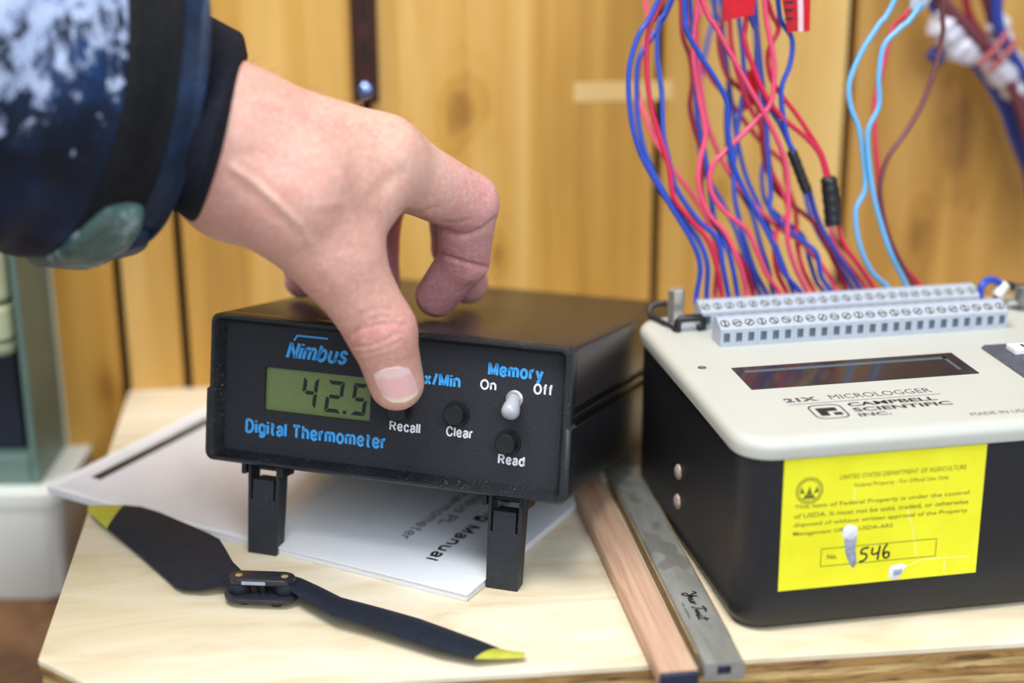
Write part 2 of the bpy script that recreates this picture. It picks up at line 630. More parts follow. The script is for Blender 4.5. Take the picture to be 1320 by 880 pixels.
M_BAR = bar_metal()
M_BAR_SIDE = plain('tan_bar_edge', lin(150, 128, 92), 0.6, 0.2, 200)
M_NAVY = plain('navy_paint', lin(34, 38, 62), 0.5, 0.2)
M_PAPER = plain('white_paper', lin(238, 240, 246), 0.6, 0.02, 200, coat=0.35, coatr=0.22)
M_PAGES = plain('page_stack', lin(226, 226, 230), 0.8, 0.06, 1500)
M_FILM = plain('frosted_cover_film', lin(228, 229, 238), 0.35, 0.04, 60, coat=0.6, coatr=0.16)
M_STRIP = plain('black_binding_strip', lin(40, 42, 38), 0.5)
M_PROP = dusty('propeller_nylon', lin(33, 38, 50), lin(110, 110, 118), 0.6, 0.70, 0.8)
M_PROP.node_tree.nodes['Principled BSDF'].inputs['Specular IOR Level'].default_value = 0.22
M_HUB = plain('hub_plastic', lin(40, 42, 50), 0.34, 0.2, 900, 0.1, spec=0.45)
M_TIP = plain('yellow_tip_paint', lin(178, 176, 58), 0.45, 0.1)
M_GREEN_TRAY = plain('pale_green_tray', lin(208, 218, 178), 0.5, 0.04, 30)
M_TEAL = plain('grey_green_metal', lin(104, 130, 122), 0.4, 0.1, 40)
M_TEAL_LITE = plain('pale_metal_edge', lin(204, 212, 196), 0.4, 0.05, 40)
M_DARKBLUE = plain('dark_blue_interior', lin(28, 34, 52), 0.6, 0.2, 40)
M_WHITE_BIN = plain('white_bin_plastic', lin(240, 244, 238), 0.45, 0.04, 30)
M_RAIL = plain('brown_metal_rail', lin(66, 38, 32), 0.4, 0.15, 80, metal=0.3)
M_TAPE = plain('clear_tape', lin(234, 198, 132), 0.35, 0.06, 60)
M_WIRE = {k: plain('wire_' + k, lin(*c), 0.34, 0.06, 90) for k, c in dict(
    blue=(34, 72, 180), navy=(44, 62, 148), red=(204, 30, 72), dark_red=(150, 22, 54), pink=(224, 74, 110),
    light_blue=(104, 176, 226), brown=(110, 52, 62)).items()}
M_SHRINK = plain('black_tape_sleeve', lin(28, 28, 32), 0.3, 0.3, 700, 0.4)
M_FLAG = plain('red_tape', lin(206, 26, 40), 0.25, 0.1, 200, 0.1)
M_WHITE_TAPE = plain('white_wrap_tape', lin(214, 212, 224), 0.5, 0.12, 160, 0.3)

# ------------------------------------------------------------------ the setting: wall of planks, floor
wallroot = bpy.data.objects.new('wall_back', None)
COL.objects.link(wallroot)
wallroot['kind'] = 'structure'


def wl(x, off, z):
    """wall frame: x along the wall, off mm out of it towards the room, z up"""
    return W_O + B_EX * x - B_EY * off + Z3 * z


def wall_box(g, x0, x1, o0, o1, z0, z1):
    return g.hexa([wl(x0, o1, z0), wl(x1, o1, z0), wl(x1, o0, z0), wl(x0, o0, z0),
                   wl(x0, o1, z1), wl(x1, o1, z1), wl(x1, o0, z1), wl(x0, o0, z1)])


edges = [-420, -300, -170, -60, -1, 24.5, 103, 222.5, 302.5, 424, 520, 640]
for i in range(len(edges) - 1):
    g = wall_box(G(), edges[i] + 1.7, edges[i + 1] - 1.7, 0.0, -9.0, -900, 330)
    emit('plank', g, M_WALL2 if i in (3,) else M_WALL_SHADE if i >= 8 else M_WALL, wallroot, bevel=1.0)
emit('backing_board', wall_box(G(), -420, 640, -7.0, -14.0, -900, 330), M_GROOVE, wallroot)
g = G().box(-900, 900, -900, 700, -915, -900)
fl = emit('floor', g, plain('floor_grey', lin(120, 116, 110), 0.6, 0.1, 8))
fl['kind'] = 'structure'

# ------------------------------------------------------------------ workbench, plywood riser shelf
wb = thing('workbench', 'brown wooden bench top low under the plywood shelf, lower left', 'bench', (0, 480, -900))
emit('bench_top', G().box(-420, 420, -180, 150, 797, 829), M_BENCH, wb, bevel=2)
for sx in (-390, 350):
    for sy in (-165, 95):
        emit('leg', G().box(sx, sx + 40, sy, sy + 40, 0, 797), M_BENCH, wb, bevel=2)


def bl(x, y, z=0.0):
    return B_O + B_EX * x + B_EY * y + Z3 * z


shelf = thing('plywood_shelf', 'pale birch plywood shelf top carrying the black instruments', 'shelf', B_O + B_EX * 180, B_EX, B_EY)
outline = [(0.0, 23.4), (24.0, 0.0), (380.0, 0.0), (380.0, 247.0), (0.0, 247.0)]
z = 0.0
for k, th in enumerate((2.0, 2.8, 2.8, 2.8, 2.8, 2.8, 2.0)):
    ins = 0 if k == 0 else RNG.uniform(0.1, 0.8)
    P = [(x - 180 + (ins if x < 20 else -ins if x > 300 else 0), y + (ins if y < 200 else -0.0), z - th) for x, y in outline]
    emit('ply_layer', G().prism(P, (0, 0, th - 0.04)), M_PLY if k == 0 else (M_EDGE_B if k % 2 else M_EDGE_A), shelf, bevel=0.35 if k == 0 else 0.2)
    z -= th
for x in (-60, 150):
    emit('side_support', G().box(x, x + 18, 40, 240, -71, z), M_PLY, shelf, bevel=0.5)

# ------------------------------------------------------------------ things against the wall
rail = thing('shelf_rail', 'dark brown slotted metal rail screwed to the plank wall above the hand', 'rail', wl(102.8, 0, 119), B_EX, B_EY)
g = G()
g.box(-5.2, -3.4, -5.5, 0, 0, 210).box(3.4, 5.2, -5.5, 0, 0, 210).box(-3.4, 3.4, -4.6, -3.6, 0, 210)
emit('rail_channel', g, M_RAIL, rail, bevel=0.4)
for zz in range(16, 205, 16):
    emit('slot', G().box(-1.2, 1.2, -4.75, -4.5, zz, zz + 9), M_GROOVE, rail)
emit('mounting_screw', G().lathe((0, -4.6, 5.0), (0, -1, 0), [(0, 3.4), (1.0, 3.0), (1.8, 1.6), (2.0, 0.2)]), plain('blue_steel', lin(140, 160, 214), 0.25, metal=1.0), rail)

g = wall_box(G(), 187, 228, 0.12, -0.0, 116.5, 124.5)
tag(emit('tape_strip', g, M_TAPE, origin=wl(205, 0, 116)), 'faint pale strip of old tape stuck flat across the plank wall', 'tape')

# left: white bin with a grey-green tray cabinet on it
bn = thing('storage_bin', 'white plastic bin at the far left edge, under the grey-green cabinet', 'bin', (-252, 604, -71))
L = [[(x, y, zz) for x, y in rrect(-76 - e, 74 + e, -30 - e, 26 + e, 8)] for zz, e in ((0, -3), (2, -1.5), (38, -0.5), (42, -0.3), (42.5, 0.6), (47, 0.6))]
emit('bin_body', G().loops(L), M_WHITE_BIN, bn)
cb = thing('tray_cabinet', 'grey-green metal cabinet with pale edge at the far left, on the white bin', 'cabinet', (-261, 610, -24))
emit('side_panel', G().box(70, 73, -26, 14.5, 0, 124), M_TEAL, cb, bevel=0.8)
emit('edge_trim', G().box(69, 74, 14.6, 18.5, 0, 124), M_TEAL_LITE, cb, bevel=0.6)
emit('bottom_rail', G().box(-80, 69.8, -26, 18, 0, 12), M_TEAL, cb, bevel=0.8)
emit('top_panel', G().box(-84, 69.8, -26, 18, 120, 124), M_TEAL, cb, bevel=0.8)
emit('side_panel', G().box(-84, -80, -26, 18, 0, 119.8), M_TEAL, cb, bevel=0.8)
emit('back_panel', G().box(-80, 69.8, 15, 18, 12, 120), M_TEAL, cb)
tag(emit('dark_interior', G().box(-330, -194.5, 592, 624, -11.9, 30.8), M_DARKBLUE, bevel=1.5), 'added dark blue block for the dark interior of the grey-green cabinet', 'box')  # solid block added for the cabinet's dark interior, darkness put into its colour
for z0, z1, lab in ((31, 36, 'thin greyish green tray lying on the dark blue block'), (37, 51, 'pale green tray in the cabinet, between thin tray and upper tray'),
                    (53, 74, 'largest pale green tray, uppermost in the grey-green cabinet')):
    L = [[(x, y, zz) for x, y in rrect(-330 - e, -192.4 + e, 580 - e, 624 + e, 5)] for zz, e in ((z0, -1.5), (z0 + 1, -0.2), (z1 - 1.2, 0), (z1, -1.2))]
    g = G().loops(L)
    tag(emit('document_tray', g, M_GREEN_TRAY if z0 > 35 else plain('dull_green_tray', lin(168, 176, 150), 0.5)), lab, 'tray', 'pale green trays in the cabinet')

# ------------------------------------------------------------------ digital thermometer on tilt legs
th = thing('digital_thermometer', 'black benchtop digital thermometer reading 42.5, tilted up on two front legs',
           'thermometer', T_O, T_EX, T_EY, T_EZ)
TW, TD, TH = 120.0, 143.0, 48.0
# case halves with a recessed strip between them at the sides
L = [[(x, y, zz) for x, y in rrect(-TW + 0.4 + e, -0.4 - e, 6.8, TD, 2.0)] for zz, e in ((28.6, 0), (46.4, 0), (47.4, 0.45), (47.8, 1.6))]
emit('case_top', G().loops(L), M_BLACK_GLOSS, th, smooth=50)
L = [[(x, y, zz) for x, y in rrect(-TW - 0.3 + e, 0.1 - e, 6.8, TD + 0.5, 2.0)] for zz, e in ((0, 2.2), (0.5, 1.0), (1.6, 0.3), (21.8, 0), (22.4, 0.5))]
emit('case_bottom', G().loops(L), M_BLACK, th, smooth=50)
g = G().box(-TW + 2, -2, 8.4, TD - 1, 22.0, 29.0)
g.box(-2.0, -0.1, 8.4, TD - 2, 24.8, 26.2).box(-TW + 0.1, -TW + 2, 8.4, TD - 2, 24.8, 26.2)
emit('side_strip', g, M_BLACK, th, bevel=0.2)


def ring(y, m, r, grow=0.0):
    """rounded frame outline at depth y; the lower half of the bezel stands 0.9 mm proud at the sides"""
    return [(x + (grow if zz < 23.5 else 0) * (1 if x > -60 else -1), y, zz) for x, zz in rrect(-TW + m, -m, m * 0.9, TH - m * 0.9, r, 6)]


def with_mid(l):
    """put two points at the seam height on either side so that the step in the outline is sharp"""
    out = []
    for i, p in enumerate(l):
        out.append(p)
        q = l[(i + 1) % len(l)]
        if (p[2] - 23.5) * (q[2] - 23.5) < 0 and abs(p[0] - q[0]) < 3:
            a, b = (p, q)
            hi = 23.9 if p[2] > 23.5 else 23.1
            lo = 23.1 if p[2] > 23.5 else 23.9
            out += [(a[0], a[1], hi), (b[0], b[1], lo)]
    return out


rows = [(7.0, 0.0, 3.0, 1.0), (0.8, 0.0, 3.0, 1.0), (0.0, 0.7, 2.6, 0.8), (0.0, 1.6, 2.2, 0.2), (0.7, 2.0, 2.0, 0), (5.0, 3.6, 1.0, 0)]
g = G().loops([with_mid(ring(*r)) for r in rows], False, False)
emit('bezel', g, M_BEZEL, th, smooth=45)
# front panel with a window cut for the display
LX0, LX1, LZ0, LZ1 = -102.7, -65.9, 17.3, 31.4
ox0, ox1, oz0, oz1 = -116.5, -3.4, 3.1, 44.9
g = G()
O_ = [(ox0, oz0), (ox1, oz0), (ox1, oz1), (ox0, oz1)]
I_ = [(LX0, LZ0), (LX1, LZ0), (LX1, LZ1), (LX0, LZ1)]
g.add([(x, 5.0, z) for x, z in O_] + [(x, 5.0, z) for x, z in I_] + [(x, 6.6, z) for x, z in I_],
      [(i, (i + 1) % 4, 4 + (i + 1) % 4, 4 + i) for i in range(4)] + [(4 + i, 4 + (i + 1) % 4, 8 + (i + 1) % 4, 8 + i) for i in range(4)])
emit('front_panel', g, M_PANEL, th, smooth=0)
lcd = emit('display', G().box(LX0, LX1, 6.4, 7.2, LZ0, LZ1), M_LCD, th, label='olive green liquid crystal display')


def seg_digit(ch, x0, z0, w_, h_, t=1.25, slant=0.11):
    on = {'4': 'fgbc', '2': 'abged', '5': 'afgcd'}[ch]
    m = h_ / 2
    e = 0.18
    g = G()

    def P(pts):
        g.prism([(x0 + x + slant * z, 6.3, z0 + z) for x, z in pts], (0, 0.12, 0))
    k = t
    if 'a' in on: P([(e, h_), (w_ - e, h_), (w_ - k - e, h_ - k), (k + e, h_ - k)])
    if 'd' in on: P([(e, 0), (w_ - e, 0), (w_ - k - e, k), (k + e, k)])
    if 'g' in on: P([(k * .6 + e, m), (k + e, m + k / 2), (w_ - k - e, m + k / 2), (w_ - k * .6 - e, m), (w_ - k - e, m - k / 2), (k + e, m - k / 2)])
    if 'f' in on: P([(0, h_ - e), (k, h_ - k - e), (k, m + k * .6 + e), (k * .45, m + e), (0, m + e * 1.5)])
    if 'b' in on: P([(w_, h_ - e), (w_ - k, h_ - k - e), (w_ - k, m + k * .6 + e), (w_ - k * .45, m + e), (w_, m + e * 1.5)])
    if 'c' in on: P([(w_, e), (w_ - k, k + e), (w_ - k, m - k * .6 - e), (w_ - k * .45, m - e), (w_, m - e * 1.5)])
    if 'e' in on: P([(0, e), (k, k + e), (k, m - k * .6 - e), (k * .45, m - e), (0, m - e * 1.5)])
    return emit('digit', g, M_SEG, lcd, smooth=0)


HD, WD = 10.3, 5.2
seg_digit('4', LX0 + 12.1, LZ0 + 1.9, WD, HD)
seg_digit('2', LX0 + 20.4, LZ0 + 1.5, 5.8, HD)
emit('decimal_point', G().prism([(LX0 + 26.9, 6.3, LZ0 + 1.5), (LX0 + 28.1, 6.3, LZ0 + 1.5), (LX0 + 28.2, 6.3, LZ0 + 2.6), (LX0 + 27.0, 6.3, LZ0 + 2.6)], (0, 0.12, 0)), M_SEG, lcd)
seg_digit('5', LX0 + 29.4, LZ0 + 1.5, 5.1, HD)

EXv, EZv = (1, 0, 0), (0, 0, 1)


def tt(s, x0, x1, z0, cap, mat, weight=0.19, shear=0.0):
    return print_(s, (x0, 5.0, z0), EXv, EZv, x1 - x0, cap, weight, mat, th, shear)


tt('Nimbus', -95.6, -74.8, 34.7, 5.9, M_BLUE_INK, 0.18, 0.24)
emit('logo_bar', strokes([[(-92.9, 40.8), (-91.6, 42.8)], [(-91.7, 42.5), (-81.2, 42.5)]], 0.62, 0.06, (0, 5.0, 0), EXv, EZv), M_BLUE_INK, th)
tt('Digital Thermometer', -109.0, -60.0, 9.2, 4.8, M_BLUE_INK, 0.18)
tt('Max/Min', -54.6, -36.3, 31.2, 4.3, M_BLUE_INK, 0.19)
tt('Memory', -27.6, -9.9, 36.2, 4.4, M_BLUE_INK, 0.19)
tt('On', -29.9, -24.7, 31.7, 3.3, M_WHITE_INK, 0.17)
tt('Off', -12.8, -6.7, 32.0, 3.4, M_WHITE_INK, 0.17)
tt('Recall', -59.1, -48.8, 15.6, 3.3, M_WHITE_INK, 0.16)
tt('Clear', -40.3, -31.4, 15.9, 3.3, M_WHITE_INK, 0.17)
tt('Read', -22.9, -14.3, 9.2, 3.3, M_WHITE_INK, 0.18)

for x, z_, push in ((-55.6, 22.4, 0.6), (-36.9, 23.3, 1.2), (-19.8, 16.3, 1.2)):
    g = G().lathe((x, 5.4, z_), (0, -1, 0), [(0, 4.1), (0.7, 4.1), (0.9, 3.9), (0.9, 3.3), (4.6 - push * 0.5, 3.2), (4.9 - push * 0.5, 2.9), (4.75 - push * 0.5, 1.8), (4.6 - push * 0.5, 0.1)], 28)
    emit('push_button', g, M_BLACK, th, smooth=45)
sw = emit('toggle_nut', G().lathe((-18.6, 5.2, 29.9), (0, -1, 0), [(0, 2.8), (0.7, 2.7), (1.0, 2.2), (1.0, 1.6)], 24), M_STEEL, th)
a0, a1 = np.array([-18.6, 4.6, 30.4]), np.array([-18.3, -0.9, 25.3])
emit('toggle_lever', G().lathe(a0, a1 - a0, [(0, 1.7), (1.5, 2.1), (4.0, 2.7), (5.6, 2.85), (6.8, 2.4), (7.4, 1.4), (7.6, 0.2)], 24), M_GREY_SWITCH, sw, label='light grey bat-shaped toggle lever')

for xc in (-102.2, -19.9):
    zb = lambda y: -30.25 + (y - 9) * math.tan(TTILT)

    def legblock(g, xa, xb, xat, xbt, y0, y1, y0t, y1t, z1, z0f):
        return g.hexa([(xa, y0, z0f(y0)), (xb, y0, z0f(y0)), (xb, y1, z0f(y1)), (xa, y1, z0f(y1)),
                       (xat, y0t, z1), (xbt, y0t, z1), (xbt, y1t, z1), (xat, y1t, z1)])
    g = G()
    OUT = [(-5.2, None), (5.2, None), (5.6, -0.8), (4.5, -0.8), (4.3, -12.5), (3.75, -12.5), (3.65, -5.6), (-3.65, -5.6), (-3.75, -12.5), (-4.3, -12.5), (-4.5, -0.8), (-5.6, -0.8)]
    rowsL = []
    for y in (5.2, 12.2):
        rowsL.append([(xc + x, (y + (1.0 if y < 9 else -0.4) if q is None else y), zb(y + (1.0 if y < 9 else -0.4)) if q is None else q) for x, q in OUT])
    g.loops(rowsL)
    leg = emit('leg', g, M_LEG, th, bevel=0.35, smooth=30)
    g = G()
    g.box(xc - 7.2, xc + 7.2, 9.5, 26, -1.2, 0.3)
    g.box(xc - 7.4, xc - 5.8, 4.2, 13, -4.2, 0.2).box(xc + 5.8, xc + 7.4, 4.2, 13, -4.2, 0.2)
    g.box(xc + 3.0, xc + 7.0, 12, 30, -3.0, -1.0)
    g.cyl((xc - 7.0, 8.8, -2.3), (xc + 7.0, 8.8, -2.3), 0.9, n=12)
    emit('hinge_bracket', g, M_BLACK, th, bevel=0.25)
for xc in (-104, -16):
    emit('rear_foot', G().lathe((xc, TD - 9, 0.2), (0, 0, -1), [(0, 5), (1.2, 5), (1.9, 4.4)], 20), M_BLACK, th)

# ------------------------------------------------------------------ data logger
lg = thing('data_logger', 'big black and cream data logger box with grey terminal strips and yellow label', 'data logger', L_O + L_EX * 0.3, L_EX, L_EY)
LW, LD = 165.0, 117.0


def rl(z, e, r, x1=LW, y1=LD):
    return [(x, y, z) for x, y in rrect(e, x1 - e, e, y1 - e, max(0.8, r - e), 7)]


g = G().loops([rl(0, 5.0, 10), rl(0.6, 2.6, 10), rl(2.0, 1.0, 10), rl(4.2, 0.15, 10), rl(7, 0, 10), rl(56, 0, 10)])
emit('enclosure', g, M_BLACK_LOGGER, lg, smooth=60)
ZT = 61.5
g = G().loops([rl(55.4, -1.0, 10), rl(58.2, -1.5, 10), rl(59.6, -1.2, 10), rl(60.7, -0.2, 10), rl(61.3, 1.4, 10), rl(ZT, 3.4, 10)])
pn = emit('top_panel', g, M_CREAM, lg, smooth=60, label='cream top panel of the logger')
# display window: bevelled frame, dark glass, inner strip
dx0, dx1, dy0, dy1 = 15.2, 90.0, 39.3, 59.4
g = G().box(dx0, dx1, dy0, dy1, ZT - 0.2, ZT + 0.25)
dsp = emit('display_window', g, M_GLASS_DARK, lg, bevel=0.15)
g = G().box(dx0 + 3, dx1 - 4, dy1 - 5.6, dy1 - 3.6, ZT + 0.24, ZT + 0.30).box(dx1 - 5.2, dx1 - 4, dy0 + 4, dy1 - 3.6, ZT + 0.24, ZT + 0.30)
emit('display_strip', g, M_DISPLAY_IN, dsp, smooth=0)


def strip(x0, x1, y0, n=24):
    p = (x1 - x0) / n
    prof = [(y0, ZT - 0.1), (y0, ZT + 6.0), (y0 + 5.2, ZT + 8.6), (y0 + 7.2, ZT + 8.6), (y0 + 9.4, ZT + 2.5), (y0 + 9.4, ZT - 0.1)]
    g = G()
    for i in range(n):                                  # each terminal a module with a pocket in its face
        a, b = x0 + i * p, x0 + (i + 1) * p
        if i % 3 == 2:
            b -= 0.08
        hx0, hx1, hz0, hz1 = a + p * 0.24, b - p * 0.24, ZT + 1.5, ZT + 4.75
        m = len(prof)
        vs = [(a, y, z) for y, z in prof] + [(b, y, z) for y, z in prof]
        fs = [(j, j + 1, m + j + 1, m + j) for j in range(1, m - 1)] + [tuple(range(m))[::-1], tuple(range(m, 2 * m))]
        k = 2 * m
        vs += [(hx0, y0, hz0), (hx1, y0, hz0), (hx1, y0, hz1), (hx0, y0, hz1)]
        vs += [(hx0, y0 + 2.2, hz0), (hx1, y0 + 2.2, hz0), (hx1, y0 + 2.2, hz1), (hx0, y0 + 2.2, hz1)]
        fs += [(0, m, k + 1, k), (m, m + 1, k + 2, k + 1), (m + 1, 1, k + 3, k + 2), (1, 0, k, k + 3)]
        fs += [(k + j, k + (j + 1) % 4, k + 4 + (j + 1) % 4, k + 4 + j) for j in range(4)]
        g.add(vs, fs)
    st = emit('terminal_strip', g, M_TERM, lg, smooth=0)
    mes = []
    nrm = np.array([0, -2.6, 5.2]) / math.hypot(2.6, 5.2)
    # one hole back and one screw, copied along the strip
    for i in range(n):
        cx = x0 + (i + 0.5) * p
        if i == 0:
            h = emit('wire_hole', G().box(-p * 0.25, p * 0.25, 1.0, 2.3, 1.5, 4.75), M_HOLE, st, smooth=0)
            gs = G()
            c = np.array([0, 2.6, 7.3])
            gs.lathe(c + nrm * 0.02, nrm, [(0, 1.62), (0.05, 1.62), (0.05, 1.22), (0.10, 1.18), (0.14, 0.9), (0.14, 0.01)], 18)
            s = emit('terminal_screw', gs, M_SLOT, st, smooth=30)
            gk = G()
            gk.lathe(c + nrm * 0.02, nrm, [(0.07, 1.2), (0.10, 1.1), (0.10, 0.02)], 16)
            s.data.materials.append(M_WELL)
            for pl in s.data.polygons:
                dv = np.array(pl.center) / S - c
                if np.linalg.norm(dv - nrm * (dv @ nrm)) > 1.15:
                    pl.material_index = 1
            proto = (h, s)
        else:
            h, s = (q.copy() for q in proto)
            COL.objects.link(h)
            COL.objects.link(s)
        h.location = (cx * S, y0 * S, ZT * S)
        s.location = (cx * S, y0 * S, ZT * S)
        s.rotation_euler = (0, 0, 0)
    # screwdriver slots as thin dark bars, each at its own angle
    for i in range(n):
        cx = x0 + (i + 0.5) * p
        a = RNG.uniform(0, math.pi)
        u = np.array([1.0, 0, 0])
        v = np.cross(nrm, u)
        d = math.cos(a) * u + math.sin(a) * v
        e = np.cross(nrm, d)
        c = np.array([cx, y0 + 2.6, ZT + 7.3]) + nrm * 0.13
        P = [c + d * sx * 1.15 + e * sy * 0.26 for sx, sy in ((-1, -1), (1, -1), (1, 1), (-1, 1))]
        emit('screw_slot', G().hexa(P + [q + nrm * 0.06 for q in P]), M_GROOVE, st, smooth=0)
    return st


strip(18.2, 120.0, 79.8)
strip(17.6, 119.0, 99.0)

# printing on the top panel
XV, YV = (1, 0, 0), (0, 1, 0)


def pt(s, x0, x1, y0, y1, mat=M_GREY_INK, bold=0.0, shear=0.0):
    return text('lettering', s, (x0, y0, ZT + 0.01), XV, YV, x1 - x0, y1 - y0, mat, pn, bold, shear, 0.05)


pt('21X', 21.6, 32.0, 26.6, 30.0, M_GREY_INK, 0.045)
pt('MICROLOGGER', 36.0, 68.6, 26.7, 30.4, M_GREY_INK, 0.0)
emit('printed_line', G().box(21.8, 70.0, 24.6, 24.9, ZT, ZT + 0.05), M_GREY_INK, pn, smooth=0)
pt('CAMPBELL', 39.0, 67.2, 20.0, 23.0, M_BLACK_INK, 0.025)
pt('SCIENTIFIC', 39.0, 70.0, 15.6, 18.6, M_BLACK_INK, 0.025)
pt('INC.', 39.0, 49.0, 11.6, 14.2, M_BLACK_INK, 0.025)
g = G()
ro = [(x, y, ZT) for x, y in rrect(26.2, 36.6, 11.8, 23.0, 2.6)]
ri = [(x, y, ZT) for x, y in rrect(26.7, 36.1, 12.3, 22.5, 2.2)]
up = lambda l, d: [(x, y, z + d) for x, y, z in l]
g.loops([ro, up(ro, 0.05), up(ri, 0.05), ri], False, False)
g.box(28.2, 31.0, 14.2, 20.4, ZT, ZT + 0.05).box(31.0, 34.4, 17.6, 20.4, ZT, ZT + 0.05).box(32.4, 35.0, 14.2, 16.4, ZT, ZT + 0.05)
emit('printed_logo', g, M_BLACK_INK, pn, smooth=0)
pt('MADE IN USA', 71.2, 89.5, 5.6, 8.0, M_GREY_INK, 0.0)
# keypad corner with white keys
poly = [(x, y, ZT - 0.1) for x, y in [(101.6, 61.6), (103.6, 64.0), (160, 64.0), (160, 22), (101.6, 22)]]
kp = emit('keypad', G().prism(poly, (0, 0, 0.45)), M_KEYPAD, lg, smooth=0, bevel=0.1)
for r in range(3):
    for c in range(4):
        x, y = 108.8 + c * 12.5, 52.4 - r * 12.0
        k = emit('key', G().box(x, x + 9, y, y + 6.6, ZT + 0.3, ZT + 2.2), M_KEY, kp, bevel=0.35)
        if r == 0 and c == 0:
            text('lettering', '1', (x + 3.6, y + 1.6, ZT + 2.21), XV, YV, 1.3, 3.4, M_BLACK_INK, k, 0.01, 0.0, 0.05)
emit('panel_screw', G().lathe((6.4, 61.9, ZT - 0.1), (0, 0, 1), [(0, 1.5), (0.25, 1.4), (0.3, 0.9), (0.15, 0.8), (0.15, 0.01)], 18), plain('grey_screw', lin(120, 122, 124), 0.4, metal=0.6), lg)
for z_ in (25.9, 15.4):
    emit('rivet', G().lathe((0.2, 62.5, z_), (-1, 0, 0), [(0, 2.7), (0.7, 2.5), (1.3, 1.7), (1.5, 0.2)], 20), M_RIVET, lg, smooth=60)
# clip and hexagonal stand-off at the rear left corner
cl = emit('clip', G().tube([(9.0, 98.5, ZT + 0.4), (9.0, 98.5, ZT + 3.4), (10.0, 98.5, ZT + 4.6), (17.0, 98.7, ZT + 4.6), (18.2, 98.7, ZT + 3.6), (18.2, 98.7, ZT + 1.2), (16.0, 98.6, ZT + 1.0)], 1.35, 8)
          .tube([(8.6, 98.8, ZT + 0.7), (4.2, 114.6, ZT + 0.8), (4.2, 117.0, ZT + 3.0), (6.0, 117.6, ZT + 4.2), (10.6, 117.2, ZT + 4.6)], 1.1, 8), M_BLACK, lg, smooth=60, label='black looped clip')
hx = [(math.cos(a) * 2.9, math.sin(a) * 2.9) for a in np.arange(6) * math.pi / 3]
emit('standoff', G().loops([[(11.0 + x * s_, 107.5 + y * s_, z_) for x, y in hx] for z_, s_ in ((ZT - 0.1, 1), (ZT + 12.2, 1), (ZT + 12.6, 0.86))]), M_STEEL, lg, smooth=20, label='bright hexagonal metal stand-off')
emit('clip_base', G().box(6, 17, 99.5, 111, ZT - 0.1, ZT + 0.5), M_TERM, lg, bevel=0.2)
# connector post at the right rear
c = (136.0, 100, ZT)
emit('connector', G().lathe(c, (0, 0, 1), [(0, 4.4), (0.7, 4.4), (0.7, 2.4), (3.5, 2.4), (3.5, 3.0), (5.0, 3.0), (8.0, 2.8), (8.6, 2.0)], 24), M_DARK_STEEL, lg, smooth=35)

# yellow label on the front face (u to the right, v down, 0..1)
lx0, lx1, lz0, lz1 = 11.9, 73.6, 13.4, 54.9
P = [(lx0, lz0), (lx1 + 0.2, lz0 + 0.1), (lx1, lz1), (lx0 - 0.1, lz1)]
lab = emit('property_label', G().prism([(x, -0.02, z) for x, z in P], (0, -0.14, 0)), M_YELLOW, lg, smooth=0, label='yellow property sticker with printed text and torn spots')
lu, lv = lx1 - lx0, lz1 - lz0


def ly(s, u0, u1, v0, v1, mat=None, bold=0.0, shear=0.0):
    return text('lettering', s, (lx0 + u0 * lu, -0.16, lz1 - v1 * lv), XV, Z3, (u1 - u0) * lu, (v1 - v0) * lv, mat or M_LABEL_INK, lab, bold, shear, 0.05)


M_LABEL_INK = plain('label_print', lin(104, 104, 34), 0.6, 0.1)
ly('UNITED STATES DEPARTMENT OF AGRICULTURE', 0.275, 0.905, 0.145, 0.18)
ly('Federal Property - For Official Use Only', 0.35, 0.82, 0.215, 0.255)
for i, s_ in enumerate(('This item of Federal Property is under the control', 'of USDA. It must not be sold, traded, or otherwise',
                        'disposed of without written approval of the Property')):
    ly(s_, 0.06, 0.93, 0.345 + i * 0.068, 0.385 + i * 0.068, bold=0.006)
ly('Management Officer, USDA-ARS', 0.06, 0.555, 0.549, 0.589, bold=0.006)
# boxed number
bx0, bx1, bz1, bz0 = lx0 + 0.205 * lu, lx0 + 0.785 * lu, lz1 - 0.70 * lv, lz1 - 0.835 * lv
emit('printed_box', strokes([[(bx0, bz0), (bx1, bz0)], [(bx1, bz0), (bx1, bz1)], [(bx1, bz1), (bx0, bz1)], [(bx0, bz1), (bx0, bz0)]], 0.22, 0.04, (0, -0.16, 0), XV, Z3), M_LABEL_INK, lab, smooth=0)
ly('No.', 0.235, 0.285, 0.745, 0.785, bold=0.015)
hx0, hz0 = lx0 + 0.395 * lu, lz1 - 0.825 * lv
HW = [[(3.0, 4.3), (1.0, 4.0), (0.7, 2.6), (1.9, 2.4), (2.5, 1.5), (1.8, 0.4), (0.2, -0.2)],
      [(4.2, 4.2), (4.0, 2.3), (5.0, 2.0), (6.2, 2.6)], [(6.4, 4.6), (6.1, 2.0), (5.9, 0.0)],
      [(8.6, 5.0), (7.7, 3.2), (7.6, 1.2), (8.4, 0.4), (9.3, 0.9), (9.3, 2.0), (8.4, 2.3), (7.7, 1.5)]]
emit('handwriting', strokes([spline(l, 5) for l in HW], 0.62, 0.05, (hx0, -0.16, hz0), XV, Z3), M_BLACK_INK, lab, smooth=0)
